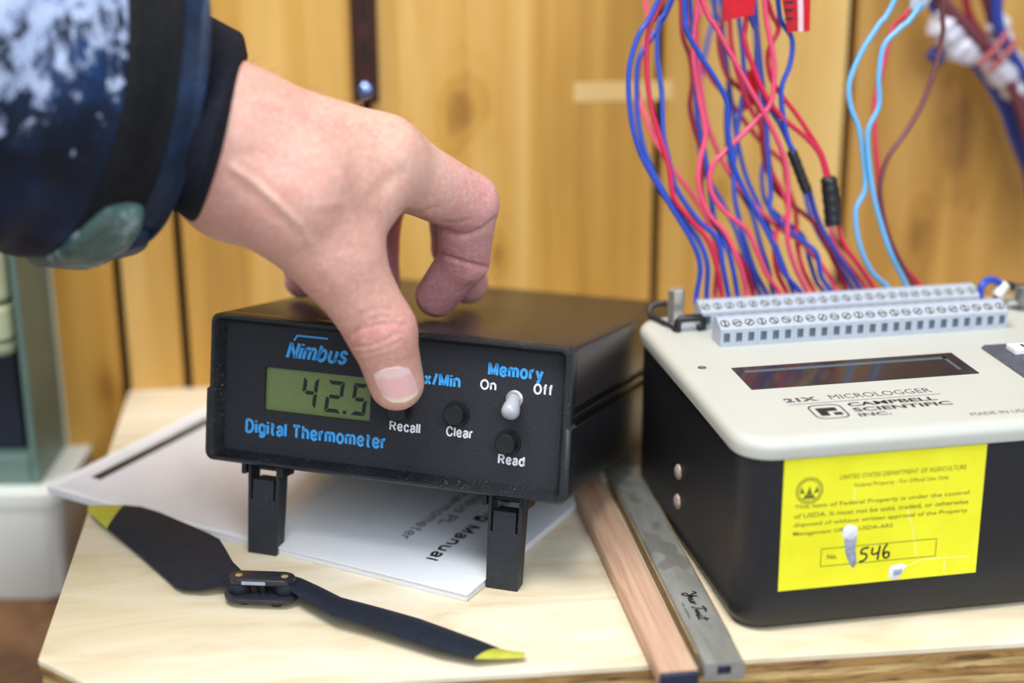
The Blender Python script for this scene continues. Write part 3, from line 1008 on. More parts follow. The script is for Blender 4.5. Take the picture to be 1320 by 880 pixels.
# round seal: two rings, plough wedge, base
sx, sz, sr = lx0 + 0.128 * lu, lz1 - 0.245 * lv, 4.0
circ = lambda r: [(sx + r * math.cos(a), sz + r * math.sin(a)) for a in np.linspace(0, 2 * math.pi, 29)]
g = strokes([circ(sr), circ(sr * 0.84)], 0.28, 0.05, (0, -0.16, 0), XV, Z3)
g.v += strokes([], 1, 1, (0, 0, 0), XV, Z3).v
for poly in ([(-1.9, -2.5), (1.9, -2.5), (1.3, -1.3), (-1.3, -1.3)], [(-0.9, -1.2), (0.9, -1.2), (0.1, 1.4)], [(-2.4, 1.4), (-1.3, -0.9), (-2.9, -0.6)], [(2.4, 1.4), (1.3, -0.9), (2.9, -0.6)]):
    g.prism([(sx + x, -0.16, sz + z) for x, z in poly], (0, -0.05, 0))
emit('seal', g, M_LABEL_INK, lab, smooth=0)


M_CREASE = plain('label_crease', lin(244, 242, 170), 0.6)


def blob(pts, mat, name, up=0.3):
    Q = spline(pts + pts[:1], 4)[:-1]
    A = [(lx0 + u * lu, -0.15, lz1 - v * lv) for u, v in Q]
    c = np.mean(np.array(A), 0)
    B = [tuple(c + (np.array(p) - c) * 0.82 + np.array([0, -up, 0])) for p in A]
    emit(name, G().loops([A, B]), mat, lab, smooth=60)


blob([(0.33, 0.53), (0.372, 0.55), (0.378, 0.62), (0.35, 0.655), (0.312, 0.63), (0.305, 0.565)], M_TORN, 'torn_patch')
blob([(0.315, 0.63), (0.375, 0.62), (0.375, 0.72), (0.385, 0.82), (0.37, 0.87), (0.345, 0.82), (0.325, 0.74)], M_TORN_GREY, 'torn_patch')
blob([(0.555, 0.89), (0.60, 0.875), (0.64, 0.89), (0.62, 0.95), (0.60, 0.99), (0.558, 0.98)], M_TORN, 'torn_patch')
blob([(0.575, 0.915), (0.62, 0.905), (0.615, 0.95), (0.575, 0.96)], M_TORN_GREY, 'torn_patch', 0.45)
emit('crease', strokes([[(lx0 + 0.64 * lu, lz1 - 0.9 * lv), (lx0 + 0.72 * lu, lz1 - 0.855 * lv), (lx0 + 0.85 * lu, lz1 - 0.86 * lv), (lx0 + 0.96 * lu, lz1 - 0.865 * lv)],
                        [(lx0 + 0.84 * lu, lz1 - 0.87 * lv), (lx0 + 0.835 * lu, lz1 - 0.985 * lv)], [(lx0 + 0.35 * lu, lz1 - 0.25 * lv), (lx0 + 0.35 * lu, lz1 - 0.36 * lv)],
                        [(lx0 + 0.62 * lu, lz1 - 0.43 * lv), (lx0 + 0.66 * lu, lz1 - 0.62 * lv), (lx0 + 0.69 * lu, lz1 - 0.83 * lv)]], 0.22, 0.05, (0, -0.15, 0), XV, Z3), M_CREASE, lab, smooth=0)

# ------------------------------------------------------------------ manual under the thermometer
mA, mB = np.array([-165.0, 519.5, 0]), np.array([-14.2, 438.2, 0])
M_X = (mB - mA) / np.linalg.norm(mB - mA)
M_Y = np.array([-M_X[1], M_X[0], 0])
MWD, MLN = float(np.linalg.norm(mB - mA)), 114.0
mn = thing('manual', 'white printed operating manual lying under the tilted black thermometer', 'booklet', mA, M_X, M_Y)


def sheet(z0, z1, ins, mat, name, n=24, curl=1.0):
    g = G()
    L = []
    for i in range(n + 1):
        x = ins * 0.4 + (MWD - ins * 0.4 - ins * 0.5) * i / n
        up = curl * 1.2 * max(0, 1 - x / 45) ** 2
        L.append([(x, ins * 0.3, z0 + up), (x, MLN - ins, z0 + up), (x, MLN - ins, z1 + up), (x, ins * 0.3, z1 + up)])
    return emit(name, g.loops(L), mat, mn, smooth=20)


k = 0
for z0 in np.arange(0.02, 2.2, 0.36):
    sheet(z0, z0 + 0.30, 0.3 + RNG.uniform(0, 1.0), M_PAGES, 'page')
sheet(2.22, 2.5, 0.0, M_PAPER, 'cover')
# left part: frosted film with black binding strip at its far-left edge
g = G()
L = []
for i in range(17):
    x = 3.2 + (90 - 3.2) * i / 16
    up = 1.2 * max(0, 1 - x / 45) ** 2
    L.append([(x, 2.2, 2.52 + up), (x, MLN - 1, 2.52 + up), (x, MLN - 1, 2.62 + up), (x, 2.2, 2.62 + up)])
emit('cover_film', g.loops(L), M_FILM, mn, smooth=20)
g = G()
L = []
for i in range(5):
    x = 8.0 + 4.2 * i / 4
    up = 1.2 * max(0, 1 - x / 45) ** 2
    L.append([(x, 14, 2.63 + up), (x, MLN - 2, 2.63 + up), (x, MLN - 2, 2.75 + up), (x, 14, 2.75 + up)])
emit('binding_strip', g.loops(L), M_STRIP, mn, smooth=20)


def mpx(px, py):
    P = at_z(px, py, 2.5) - mA
    return P @ M_X, P @ M_Y


def mtext(s, end, start, up_len, mat, bold):
    """line of print running along the page's right edge towards the reader; end/start as pixels of the print"""
    e, st = np.array(mpx(*end)), np.array(mpx(*start))
    return e, st


tdir, tup = np.array([0, -1.0, 0]), np.array([1.0, 0, 0])


def mline(s, end_px, length, cap, weight, mat):
    x, y = mpx(*end_px)
    return print_(s, (x, y + length, 2.51), tdir, tup, length, cap, weight, mat, mn)


mline('Operating Manual', (547, 719), 75.0, 5.2, 0.19, M_BLACK_INK)
mline('Nimbus PL', (563, 674), 33.0, 4.3, 0.115, M_BLACK_INK)
mline('Digital Thermometer', (513, 692), 68.0, 4.3, 0.115, M_BLACK_INK)

# ------------------------------------------------------------------ wooden stick and metal bar
def bar(name, a, b, width, zh, mat):
    a, b = np.array(a, float), np.array(b, float)
    d = (b - a) / np.linalg.norm(b - a)
    s_ = np.array([d[1], -d[0], 0])     # to the right when looking along d
    return a, b, d, s_


a, b = np.array([15.6, 552.0, 0]), np.array([40.0, 386.0, 0])
d = (b - a) / np.linalg.norm(b - a)
sd = np.array([-d[1], d[0], 0])
st = thing('wooden_stick', 'reddish wooden stick with dark blue end, left of the grey metal bar', 'stick', a, sd, -d)
Ln = float(np.linalg.norm(b - a))
g = G().loops([[(x, -t_, z) for x, z in rrect(0.0, 11.2, 0.0, 5.4, 0.7, 2)] for t_ in (0, Ln - 0.4)])
emit('stick_body', g, M_STICK, st, smooth=35)
emit('painted_end', G().loops([[(x, -t_, z) for x, z in rrect(0.1 + e, 11.1 - e, 0.1 + e, 5.3 - e, 0.7, 2)] for t_, e in ((Ln - 0.4, 0), (Ln, 0.0), (Ln + 0.5, 0.5))]), M_NAVY, st, smooth=35)

a, b = np.array([31.2, 549.0, 0]), np.array([53.0, 391.0, 0])
d = (b - a) / np.linalg.norm(b - a)
sd = np.array([-d[1], d[0], 0])
mb = thing('metal_bar', 'dull grey hollow metal bar with script lettering, against the black logger', 'bar', a, sd, -d)
Ln = float(np.linalg.norm(b - a))
BWD = 11.6
o1 = rrect(0, BWD, 0, 5.2, 1.0, 3)
i1 = rrect(3.6, 7.6, 1.2, 4.3, 0.5, 3)
loopA = [[(x, -t_, z) for x, z in o1] for t_ in (0, Ln)]
loopB = [[(x, -t_, z) for x, z in i1] for t_ in (Ln, Ln - 6)]
g = G().loops(loopA + loopB, True, True)
emit('bar_tube', g, M_BAR, mb, smooth=35)
emit('hollow_core', G().loops([[(x, -t_, z) for x, z in rrect(3.7, 7.5, 1.3, 4.2, 0.4, 3)] for t_ in (Ln - 6, Ln - 1.2)]), M_NAVY, mb)
emit('bar_edge', G().box(-0.5, 0.05, -Ln + 8, 0, 0.4, 4.2).box(BWD - 0.05, BWD + 0.4, -Ln + 16, 0, 0.4, 4.4), M_BAR_SIDE, mb, bevel=0.1)
SC = [[(0, 3.6), (1.2, 4.4), (1.8, 3.0), (2.6, 2.6), (3.2, 4.4)], [(3.2, 4.4), (2.9, 1.6), (1.6, 0.0), (0.9, 1.2), (3.2, 2.2), (4.2, 2.6)],
      [(4.2, 2.6), (3.9, 1.6), (4.6, 1.4), (5.2, 2.5), (5.4, 1.4), (6.2, 1.5), (6.6, 2.6), (6.8, 1.4), (7.6, 2.4), (8.2, 2.6)],
      [(9.4, 4.2), (11.4, 4.8), (13.2, 4.3)], [(11.4, 4.7), (10.8, 2.6), (10.2, 1.2), (9.4, 1.2)], [(11.6, 2.5), (11.8, 1.4), (12.6, 2.3), (13.0, 1.4), (13.8, 2.6)],
      [(14.2, 2.5), (14.2, 1.3), (15.0, 1.6), (15.6, 2.7), (15.2, 1.3), (16.4, 1.5)], [(17.4, 4.4), (16.8, 1.6), (17.6, 1.2)], [(16.2, 3.2), (18.4, 3.4)]]
emit('lettering', strokes([spline(l, 5) for l in SC], 0.7, 0.04, (3.6, -Ln + 43, 5.21), (0, -1, 0), (1, 0, 0)), M_BLACK_INK, mb, smooth=0)
emit('lettering', strokes([[(0, 0), (2.2, 0)], [(3.0, 0), (9.5, 0)]], 0.5, 0.04, (2.4, -Ln + 36, 5.21), (0, -1, 0), (1, 0, 0)), M_GREY_INK, mb, smooth=0)

# ------------------------------------------------------------------ folded drone propeller
hub0 = at_z(339, 742, 8.5)
PO = np.array([hub0[0], hub0[1], 0])
pr = thing('propeller', 'black two-bladed propeller with yellow tips lying on the pale plywood', 'propeller', PO)


def loc(p):
    return np.array(p) - PO


def blade(up_, lo_, camber, th_=0.9):
    """up_, lo_: lists of (px, py, z) for the two edges, root last"""
    U = np.array([loc(at_z(*p)) for p in up_])
    D = np.array([loc(at_z(*p)) for p in lo_])
    n = 8
    L = []
    for a, b in zip(U, D):
        top, bot = [], []
        for i in range(n + 1):
            t = i / n
            c = a + (b - a) * t + Z3 * camber * 4 * t * (1 - t)
            h = th_ * (0.25 + 1.0 * math.sqrt(max(0, t * (1 - t))))
            top.append(c + Z3 * h / 2)
            bot.append(c - Z3 * h / 2)
        L.append(top + bot[::-1])
    return L


up_ = [(116, 652, 2.6), (136, 651, 2.8), (160, 651, 3.0), (182, 653, 3.2), (205, 660, 3.4), (245, 677, 3.8), (272, 689, 4.1), (283, 695, 4.3), (291, 708, 4.5), (300, 724, 5.0), (312, 736, 5.6)]
lo_ = [(113, 658, 2.2), (124, 669, 2.0), (138, 681, 1.9), (158, 697, 1.8), (180, 715, 1.7), (213, 744, 1.7), (226, 756, 1.8), (236, 760, 2.0), (262, 760, 2.6), (286, 754, 3.6), (305, 753, 4.6)]
Lb = blade(up_, lo_, 0.5)
bd = emit('blade', G().loops(Lb[2:]), M_PROP, pr, smooth=50, label='wide blade lying flat')
emit('blade_tip', G().loops(Lb[:3]), M_TIP, bd, smooth=50, label='yellow painted tip')
up_ = [(677, 843, 1.4), (661, 840, 1.4), (645, 836, 1.4), (618, 825, 1.5), (590, 815, 1.6), (540, 797, 1.8), (490, 783, 2.2), (440, 770, 2.8), (410, 755, 3.6), (388, 745, 4.6), (374, 741, 5.4)]
lo_ = [(675, 848, 1.6), (645, 849, 2.2), (612, 849, 3.0), (590, 843, 3.6), (565, 837, 4.0), (515, 820, 4.6), (465, 803, 5.0), (428, 793, 5.2), (405, 780, 5.2), (386, 769, 5.2), (372, 760, 5.2)]
Lb = blade(up_, lo_, 0.8)
bd = emit('blade', G().loops(Lb[2:]), M_PROP, pr, smooth=50, label='narrow blade turned on edge')
emit('blade_tip', G().loops(Lb[:3]), M_TIP, bd, smooth=50, label='yellow painted tip')
pa, pb = loc(at_z(308, 741, 8.5)), loc(at_z(367, 743, 8.5))
pd = (pb - pa) / np.linalg.norm(pb - pa)
pn_ = np.array([-pd[1], pd[0], 0])
pm = (pa + pb) / 2


def bar_plate(half, wid, z0, z1, waist=0.0, off=0.0):
    g = G()
    out = []
    for i in range(25):
        a = -math.pi / 2 + math.pi * i / 24
        out.append((half + math.cos(a) * wid, math.sin(a) * wid))
    for i in range(25):
        a = math.pi / 2 + math.pi * i / 24
        out.append((-half + math.cos(a) * wid, math.sin(a) * wid))
    rows = [(z0, 0.92), (z0 + 0.3, 1), (z1 - 0.3, 1), (z1, 0.92)]
    L = [[pm * [1, 1, 0] + pd * x * s_ + pn_ * (y * s_ + off) + Z3 * z for x, y in out] for z, s_ in rows]
    return g.loops(L)


emit('hub_plate', bar_plate(6.8, 3.4, 6.6, 8.6), M_HUB, pr, smooth=50)
emit('hub_plate', bar_plate(6.4, 5.2, 1.9, 3.4, off=-0.8), M_HUB, pr, smooth=50)
emit('spindle', G().cyl(pm * [1, 1, 0] + Z3 * 3.2, pm * [1, 1, 0] + Z3 * 6.8, 1.6), M_BLACK, pr)
emit('hub_bore', G().cyl(pm * [1, 1, 0] + Z3 * 8.5, pm * [1, 1, 0] + Z3 * 8.68, 1.2), M_GROOVE, pr)
for q in (pa, pb):
    q0 = q * [1, 1, 0]
    emit('blade_root', G().lathe(q0 + Z3 * 3.0, Z3, [(0, 3.0), (0.4, 3.4), (3.3, 3.4), (3.7, 3.0)], 24), M_PROP, pr, smooth=50)
    emit('hinge_pin', G().lathe(q0 + Z3 * 8.4, Z3, [(0, 1.15), (0.3, 1.1), (0.42, 0.8), (0.42, 0.02)], 18), M_BRASS, pr, label='small gold hinge pin')
emit('hub_highlight', G().hexa([pm * [1, 1, 0] + pd * x + pn_ * y + Z3 * z for z in (7.0, 8.1) for x, y in ((-5.6, -3.55), (1.8, -3.55), (1.8, -3.0), (-5.6, -3.0))]),
     plain('pale_grey_highlight', lin(158, 164, 178), 0.5), pr, bevel=0.15)  # light-grey highlight on the hub's front edge, made as a pale bar
for px, py in ((316, 774), (357, 777)):
    q = loc(at_z(px, py, 0.8))
    emit('locking_lug', G().lathe(q * [1, 1, 0] + Z3 * 0.05, Z3, [(0, 1.4), (0.3, 1.75), (1.6, 1.6), (2.2, 1.0)], 6), M_BLACK, pr, smooth=20)

# ------------------------------------------------------------------ wires into the rear terminal strip
a8 = lambda pts: [(x / 2.2 + 780, y / 2.2) for x, y in pts]
a1 = lambda pts: [(x / 2.2 + 1060, y / 2.2) for x, y in pts]
WIRES = [
    ('blue', a8([(150, 0), (95, 100), (68, 200), (72, 320), (95, 420), (140, 510), (190, 590), (250, 690), (270, 760), (258, 850)]), 6),
    ('blue', a8([(190, 0), (130, 110), (95, 170), (90, 260), (95, 350), (120, 450), (170, 550), (220, 620), (265, 680), (290, 750), (288, 850)]), 14),
    ('pink', a8([(115, 0), (125, 80), (100, 170), (90, 240), (110, 320), (150, 410), (200, 490), (260, 570), (300, 650), (318, 740), (312, 850)]), 4),
    ('red', a8([(160, 0), (128, 70), (118, 170), (128, 290), (155, 390), (180, 470), (195, 560), (240, 620), (290, 680), (318, 760), (322, 850)]), 12),
    ('blue', a8([(185, 0), (155, 60), (148, 150), (160, 260), (165, 380), (180, 450), (200, 530), (260, 620), (320, 680), (335, 760), (342, 848)]), 20),
    ('blue', a8([(225, 0), (230, 80), (265, 150), (310, 220), (345, 290), (350, 380), (365, 470), (400, 550), (440, 620), (480, 700), (505, 770), (548, 832)]), 6),
    ('dark_red', a8([(215, 0), (220, 100), (240, 160), (248, 230), (240, 300), (255, 370), (280, 450), (272, 530), (290, 600), (340, 680), (395, 750), (415, 840)]), 26),
    ('pink', a8([(280, 0), (260, 60), (262, 130), (270, 230), (290, 350), (330, 450), (380, 530), (430, 590), (500, 650), (560, 690), (620, 760), (655, 806)]), 20),
    ('pink', a8([(275, 0), (310, 70), (360, 160), (410, 250), (450, 320), (490, 400), (515, 480), (520, 580), (518, 680), (540, 760), (570, 830)]), 2),
    ('red', a8([(235, -10), (242, 70), (260, 150), (300, 220), (350, 280), (400, 350), (450, 410), (503, 460), (515, 520), (540, 600), (545, 690), (560, 760), (592, 828)]), 0),
    ('blue', a8([(305, 0), (330, 80), (345, 180), (360, 300), (375, 400), (400, 500), (440, 590), (470, 660), (500, 740), (522, 834)]), 10),
    ('blue', a8([(318, 0), (295, 100), (275, 200), (262, 300), (268, 420), (290, 500), (330, 570), (370, 650), (400, 740), (438, 840)]), 24),
    ('navy', a8([(333, 0), (335, 130), (350, 230), (343, 330), (350, 430), (372, 520), (415, 600), (440, 690), (462, 760), (474, 838)]), 16),
    ('dark_red', a8([(345, 0), (322, 100), (340, 200), (380, 250), (420, 280), (440, 330), (450, 440), (480, 530), (530, 580), (600, 640), (640, 720), (684, 824)]), 22),
    ('blue', a8([(415, 0), (425, 80), (432, 170), (440, 250), (446, 300), (460, 400), (445, 490), (455, 570), (500, 620), (560, 670), (580, 740), (600, 800), (618, 828)]), 18),
    ('pink', a8([(452, 0), (464, 90), (480, 190), (470, 290), (430, 340), (350, 420), (305, 470), (300, 540), (340, 600), (400, 650), (430, 710), (460, 780), (492, 838)]), 12),
    ('blue', a8([(375, 0), (388, 120), (395, 230), (385, 300), (372, 390), (365, 480), (368, 560), (380, 620), (398, 690), (425, 770), (458, 840)]), 30),
    ('pink', a8([(262, 0), (250, 150), (268, 280), (285, 380), (270, 450), (265, 520), (290, 600), (340, 660), (370, 720), (392, 780), (402, 842)]), 18),
    ('blue', a8([(240, 0), (255, 180), (262, 330), (285, 450), (300, 560), (310, 620), (330, 670), (352, 720), (366, 780), (376, 844)]), 26),
    ('red', a8([(350, 0), (362, 150), (400, 280), (450, 380), (470, 480), (500, 540), (520, 600), (490, 640), (480, 700), (488, 770), (505, 836)]), 26),
    ('blue', a8([(425, 0), (440, 180), (455, 320), (462, 440), (470, 540), (470, 600), (520, 650), (570, 690), (600, 720), (612, 780), (634, 826)]), 24),
    ('light_blue', a1([(205, 0), (160, 70), (110, 150), (78, 230), (80, 300), (105, 370), (120, 480), (120, 540), (95, 600), (105, 690), (140, 770), (184, 828)]), 6),
    ('light_blue', a1([(278, 14), (220, 80), (175, 130), (160, 220), (160, 300), (130, 370), (132, 460), (145, 550), (165, 630), (195, 720), (238, 822)]), 2),
    ('red', a1([(262, 5), (200, 80), (175, 180), (150, 280), (150, 400), (160, 500), (165, 590), (190, 680), (225, 750), (262, 820)]), 8),
    ('brown', a1([(340, 0), (342, 90), (320, 190), (285, 290), (240, 370), (190, 440), (168, 500), (165, 560), (180, 640), (210, 720), (248, 822)]), 10),
    ('blue', a8([(565, 536), (580, 600), (604, 660), (650, 735), (700, 812)]), 8),
    ('navy', a8([(578, 534), (603, 620), (645, 700), (716, 808)]), 10),
    ('pink', a8([(636, 628), (650, 690), (690, 750), (742, 812)]), 4),
    ('red', a8([(658, 626), (676, 690), (716, 748), (760, 808)]), 6),
]


def wpt(px, py, off):
    return on_plane(px, py, L_O + L_EY * off, L_EY)


def depth_off(py, j):
    return 110.4 + (1 - min(py, 388) / 388.0) * (10 + j * 1.2)


def wire_pts(pts, j, top=True, end=True):
    P = [wpt(x, y, depth_off(y, j) if y < 300 else 110.4 + (depth_off(300, j) - 110.4) * max(0.6, 1 - (y - 300) / 84.0)) for x, y in pts]
    if top and pts[0][1] < 30:
        d = P[0] - P[1]
        d = d / np.linalg.norm(d)
        P = [P[0] + d * 55 + Z3 * 130, P[0] + d * 40 + Z3 * 15] + P
    if end:
        e = P[-1].copy()
        P[-1] = e + Z3 * 1.0
        P.append(e - Z3 * 3.5 - L_EY * ((e - L_O) @ L_EY - 109.2))
    return P


ordn = ['leftmost', 'second', 'third', 'fourth', 'fifth', 'sixth', 'seventh', 'eighth', 'ninth', 'tenth', 'eleventh', 'twelfth', 'thirteenth', 'fourteenth',
        'fifteenth', 'sixteenth', 'seventeenth', 'eighteenth', 'nineteenth', 'twentieth', 'twenty-first', 'twenty-second', 'twenty-third', 'twenty-fourth', 'twenty-fifth',
        'twenty-sixth', 'twenty-seventh', 'twenty-eighth', 'twenty-ninth', 'thirtieth']
order = sorted(range(len(WIRES)), key=lambda i: WIRES[i][1][-1][0])
last = -1e9
for i in order:                                         # one terminal each: keep the ends a wire's width apart
    x, y = WIRES[i][1][-1]
    x = max(x, last + 8.6)
    WIRES[i][1][-1] = (x, 388 - (x - 897) * 0.0595)
    last = x
WIRE_PATH, PLACED = {}, []
for i in sorted(range(len(WIRES)), key=lambda i: -WIRES[i][2]):     # pick a depth for each so that no two run through each other
    colr, pts, j = WIRES[i]
    best = None
    for dj in (0, 2, -2, 4, -4, 6, -6, 8, -8, 10, 12, 14, 16, 18, 20, 22, 24, 26, 28, 30, 33, 36, 39, 42, 46, 50):
        P = np.array(spline(wire_pts(pts, max(-4, j + dj)), 14))
        gap = min([float(np.sqrt(((P[:, None] - Q[None]) ** 2).sum(-1)).min()) for Q in PLACED] or [9])
        if best is None or gap > best[0]:
            best = (gap, P)
        if gap > 2.1:
            break
    WIRE_PATH[i] = best[1]
    if best[0] < 2.0:
        print('GAP', i, round(best[0], 2))
    PLACED.append(best[1])
for rank, i in enumerate(order):
    colr = WIRES[i][0]
    g = G().tube(WIRE_PATH[i], 0.9, 8)
    o = emit('wire', g, M_WIRE[colr], smooth=60)
    nice = colr.replace('_', ' ')
    tag(o, '%s wire entering the rear terminal strip, %s wire from the left' % (nice, ordn[rank]) if rank else
        '%s wire entering the rear terminal strip, leftmost of all the wires' % nice, 'wire', 'wires in the rear terminal strip')

UPW = [('navy', a8([(405, 20), (430, 90), (430, 170), (445, 250), (470, 310), (500, 360), (534, 436)]), 8, 'dark blue wire running into the slanting black tape sleeve, left of its pair'),
       ('blue', a8([(490, 0), (500, 60), (530, 110), (525, 180), (500, 250), (505, 330), (520, 400), (540, 436)]), 6, 'bright blue wire swinging right below the red flags, into the slanting black sleeve'),
       ('red', a8([(402, 36), (395, 110), (420, 190), (460, 280), (510, 340), (570, 390), (610, 440), (630, 510)]), 6, 'crimson wire sloping from the left red flag into the upright black sleeve'),
       ('red', a8([(460, 0), (485, 60), (490, 90), (462, 150), (470, 220), (500, 270), (540, 320), (580, 380), (615, 440), (637, 510)]), 9, 'crimson wire bowing left below the right red flag, into the upright black sleeve')]
for colr, pts, j, lab_ in UPW:
    o = emit('wire', G().tube(spline(wire_pts(pts, j, end=False), 5), 0.9, 8), M_WIRE[colr], smooth=60)
    tag(o, lab_, 'wire', 'wires hanging in front of the plank wall')
for pts, r, lab_ in ((a8([(527, 425), (545, 470), (560, 510), (574, 545)]), 1.9, 'slanting black tape sleeve joining blue wires'),
                     (a8([(633, 500), (638, 550), (643, 600), (646, 640)]), 2.9, 'upright black tape sleeve joining red wires to two pink ones')):
    P = spline([wpt(x, y, depth_off(y, 7)) for x, y in pts], 5)
    rr_ = [r * (0.72 if i == 0 else 1.0 + 0.06 * math.sin(i * 2.1)) for i in range(len(P))]
    tag(emit('tape_sleeve', G().tube(P, rr_, 12), M_SHRINK, smooth=60), lab_, 'sleeve')


def flag(poly, off, lab_, mat=M_FLAG, marks=None):
    o_ = L_O + L_EY * off
    A = [on_plane(x, y, o_, L_EY) for x, y in poly]
    c0 = np.mean(A, 0) - Z3 * 0
    root_ = thing('tape_flag', lab_, 'tape', (c0[0], c0[1], min(p[2] for p in A)))
    O2 = np.array(root_.location) / S
    n = 7
    L = []
    a, b, c_, d_ = A
    for i in range(n + 1):
        t = i / n
        wv = L_EY * (1.3 * math.sin(t * 5.0))
        p, q = a + (b - a) * t + wv, d_ + (c_ - d_) * t + wv * 0.5
        L.append([p - O2, q - O2, q - O2 + L_EY * 0.5, p - O2 + L_EY * 0.5])
    emit('flag_tape', G().loops(L), mat, root_, smooth=40)
    return root_, O2


flag([(930, -30), (974, -30), (972, 18), (934, 28)], 122, 'red tape flag on wires at the top, left of the glossy one')
rt_, O2 = flag([(1003, -30), (1044, -30), (1043, 40), (1016, 42)], 120, 'glossy red tape flag with a painted pale highlight, right above the wires')
for py in (3, 13, 24):
    p = on_plane(1018, py, L_O + L_EY * 118.6, L_EY) - O2
    emit('ink_mark', G().box(p[0] - 1.6, p[0] + 1.2, p[1] - 0.1, p[1] + 0.1, p[2] - 0.5, p[2] + 0.5), M_BLACK_INK, rt_)
p, q = [on_plane(x, y, L_O + L_EY * 119.4, L_EY) - O2 for x, y in ((1031, -20), (1032, 40))]
emit('flag_highlight', G().tube([p, (p + q) / 2 - L_EY * 0.2, q], 1.0, 8), plain('pale_pink_highlight', lin(244, 206, 212), 0.3), rt_)  # gloss highlight of the tape, put in as a pale tube
flag([(962, 92), (980, 88), (976, 132), (958, 146)], 150, 'small dark red tape tag hanging behind the wires')

# ------------------------------------------------------------------ taped cable bundle, upper right
def bundle(px, py, off):
    return on_plane(px, py, W_O - B_EY * off, B_EY)


cbn = thing('cable_bundle', 'taped bundle of dark cables with white wrappings, hanging upper right', 'cable bundle', bundle(1270, 130, 22))
O3 = np.array(cbn.location) / S
paths = [('brown', [(1180, -40), (1222, 10), (1262, 50), (1300, 100), (1330, 190), (1345, 320)], 26, 2.6),
         ('navy', [(1195, -40), (1228, 30), (1270, 78), (1300, 130), (1318, 190), (1338, 300)], 18, 2.2),
         ('blue', [(1190, -20), (1220, 45), (1262, 92), (1292, 140), (1306, 180), (1330, 240)], 14, 1.6),
         ('dark_red', [(1240, -40), (1250, 20), (1285, 70), (1312, 120), (1335, 180), (1360, 280)], 16, 1.6),
         ('brown', [(1260, -40), (1275, 10), (1290, 60), (1318, 110), (1345, 170), (1370, 260)], 22, 2.4),
         ('navy', [(1290, -40), (1285, 20), (1298, 60), (1325, 105), (1350, 160)], 28, 2.4)]
for colr, pts, off, r in paths:
    emit('cable', G().tube([p - O3 for p in spline([bundle(x, y, off) for x, y in pts], 5)], r, 8), M_WIRE[colr], cbn, smooth=60)
for n_, (a_, b_, r) in enumerate((((1210, 22), (1240, 62), 6.8), ((1234, 58), (1268, 66), 5.2), ((1276, 70), (1326, 118), 8.0), ((1284, 18), (1292, 62), 4.6), ((1222, 60), (1262, 72), 5.0))):
    A, B_ = bundle(*a_, 22) - O3, bundle(*b_, 20) - O3
    P = [A + (B_ - A) * t for t in np.linspace(0, 1, 8)]
    emit('white_wrap', G().tube(P, [r * (1 + 0.14 * math.sin(i * 2.3 + n_)) * (0.7 if i in (0, 7) else 1) for i in range(8)], 10), M_WHITE_TAPE, cbn, smooth=30)
for n_, (a_, b_) in enumerate((((1262, 84), (1298, 42)), ((1275, 92), (1310, 52)))):
    A, B_ = bundle(*a_, 31) - O3, bundle(*b_, 31) - O3
    emit('red_tie', G().tube([A, (A + B_) / 2 - B_EY * 2, B_], 1.3, 8), plain('dull_red_tie', lin(168, 84, 84), 0.5), cbn)
A, B_ = bundle(1198, 66, 16) - O3, bundle(1216, 78, 18) - O3
emit('cable_end', G().tube([A, (A + B_) / 2, B_], [2.6, 3.4, 2.6], 10), M_WIRE['navy'], cbn)

# white connector above the light blue pair
c0, c1 = wpt(1178, 14, depth_off(8, 4)), wpt(1200, -24, depth_off(0, 4))
ct = thing('wire_connector', 'small white wire connector at the top, above the second light blue wire', 'connector', c0)
emit('connector_shell', G().tube([np.zeros(3), (c1 - c0) * 0.3, c1 - c0], [2.0, 3.4, 3.8], 8), M_TERM, ct, smooth=30)
emit('connector_boot', G().tube([(c1 - c0) * 0.6 + np.array([2.5, 0, 1]), (c1 - c0) * 1.4 + np.array([3, 0, 2])], 3.4, 10), M_WIRE['navy'], ct)

# blue loop with white sleeve beside the terminal strip
lpt = lambda x, y, z: L_O + L_EX * x + L_EY * y + Z3 * z
lp = thing('loop_wire', 'thick blue looped wire with white sleeve, right of the rear terminal strip', 'wire', lpt(125, 100, ZT))
O4 = np.array(lp.location) / S
f_ = lambda px, py, y: on_plane(px, py, L_O + L_EY * y, L_EY) - O4
P = [f_(1265, 396, 104), f_(1263, 384, 104), f_(1265, 370, 104), f_(1272, 362, 105), f_(1281, 361, 106), f_(1290, 366, 107)]
P[0][2] = 0.1
emit('blue_insulation', G().tube(spline(P, 6), 1.35, 12), M_WIRE['blue'], lp, smooth=60)
P = [f_(1296, 366, 107), f_(1284, 381, 106)]
emit('white_sleeve', G().tube([P[0], (P[0] + P[1]) / 2, P[1]], 2.0, 14), M_KEY, lp, smooth=40)
P = [f_(1291, 368, 108), f_(1302, 368, 109), f_(1312, 372, 110), f_(1325, 374, 111)]
emit('black_lead', G().tube(spline(P, 5), 1.5, 10), M_SHRINK, lp, smooth=60)
P = [f_(1287, 380, 108), f_(1283, 388, 107), f_(1281, 394, 106)]
P[-1][2] = 0.2
emit('black_lead', G().tube(spline(P, 5), 1.4, 10), M_SHRINK, lp, smooth=60)
P = [f_(1298, 392, 100), f_(1310, 391, 100), f_(1330, 390, 100)]
for q in P:
    q[2] = max(q[2], 1.2)
emit('metal_ferrule', G().tube(P, 1.2, 12), M_STEEL, lp, smooth=60)

# ------------------------------------------------------------------ the person: one hand and forearm grown as a single surface
def smin(a, b, k):
    h = np.clip(0.5 + 0.5 * (b - a) / k, 0, 1)
    return b + (a - b) * h - k * h * (1 - h)


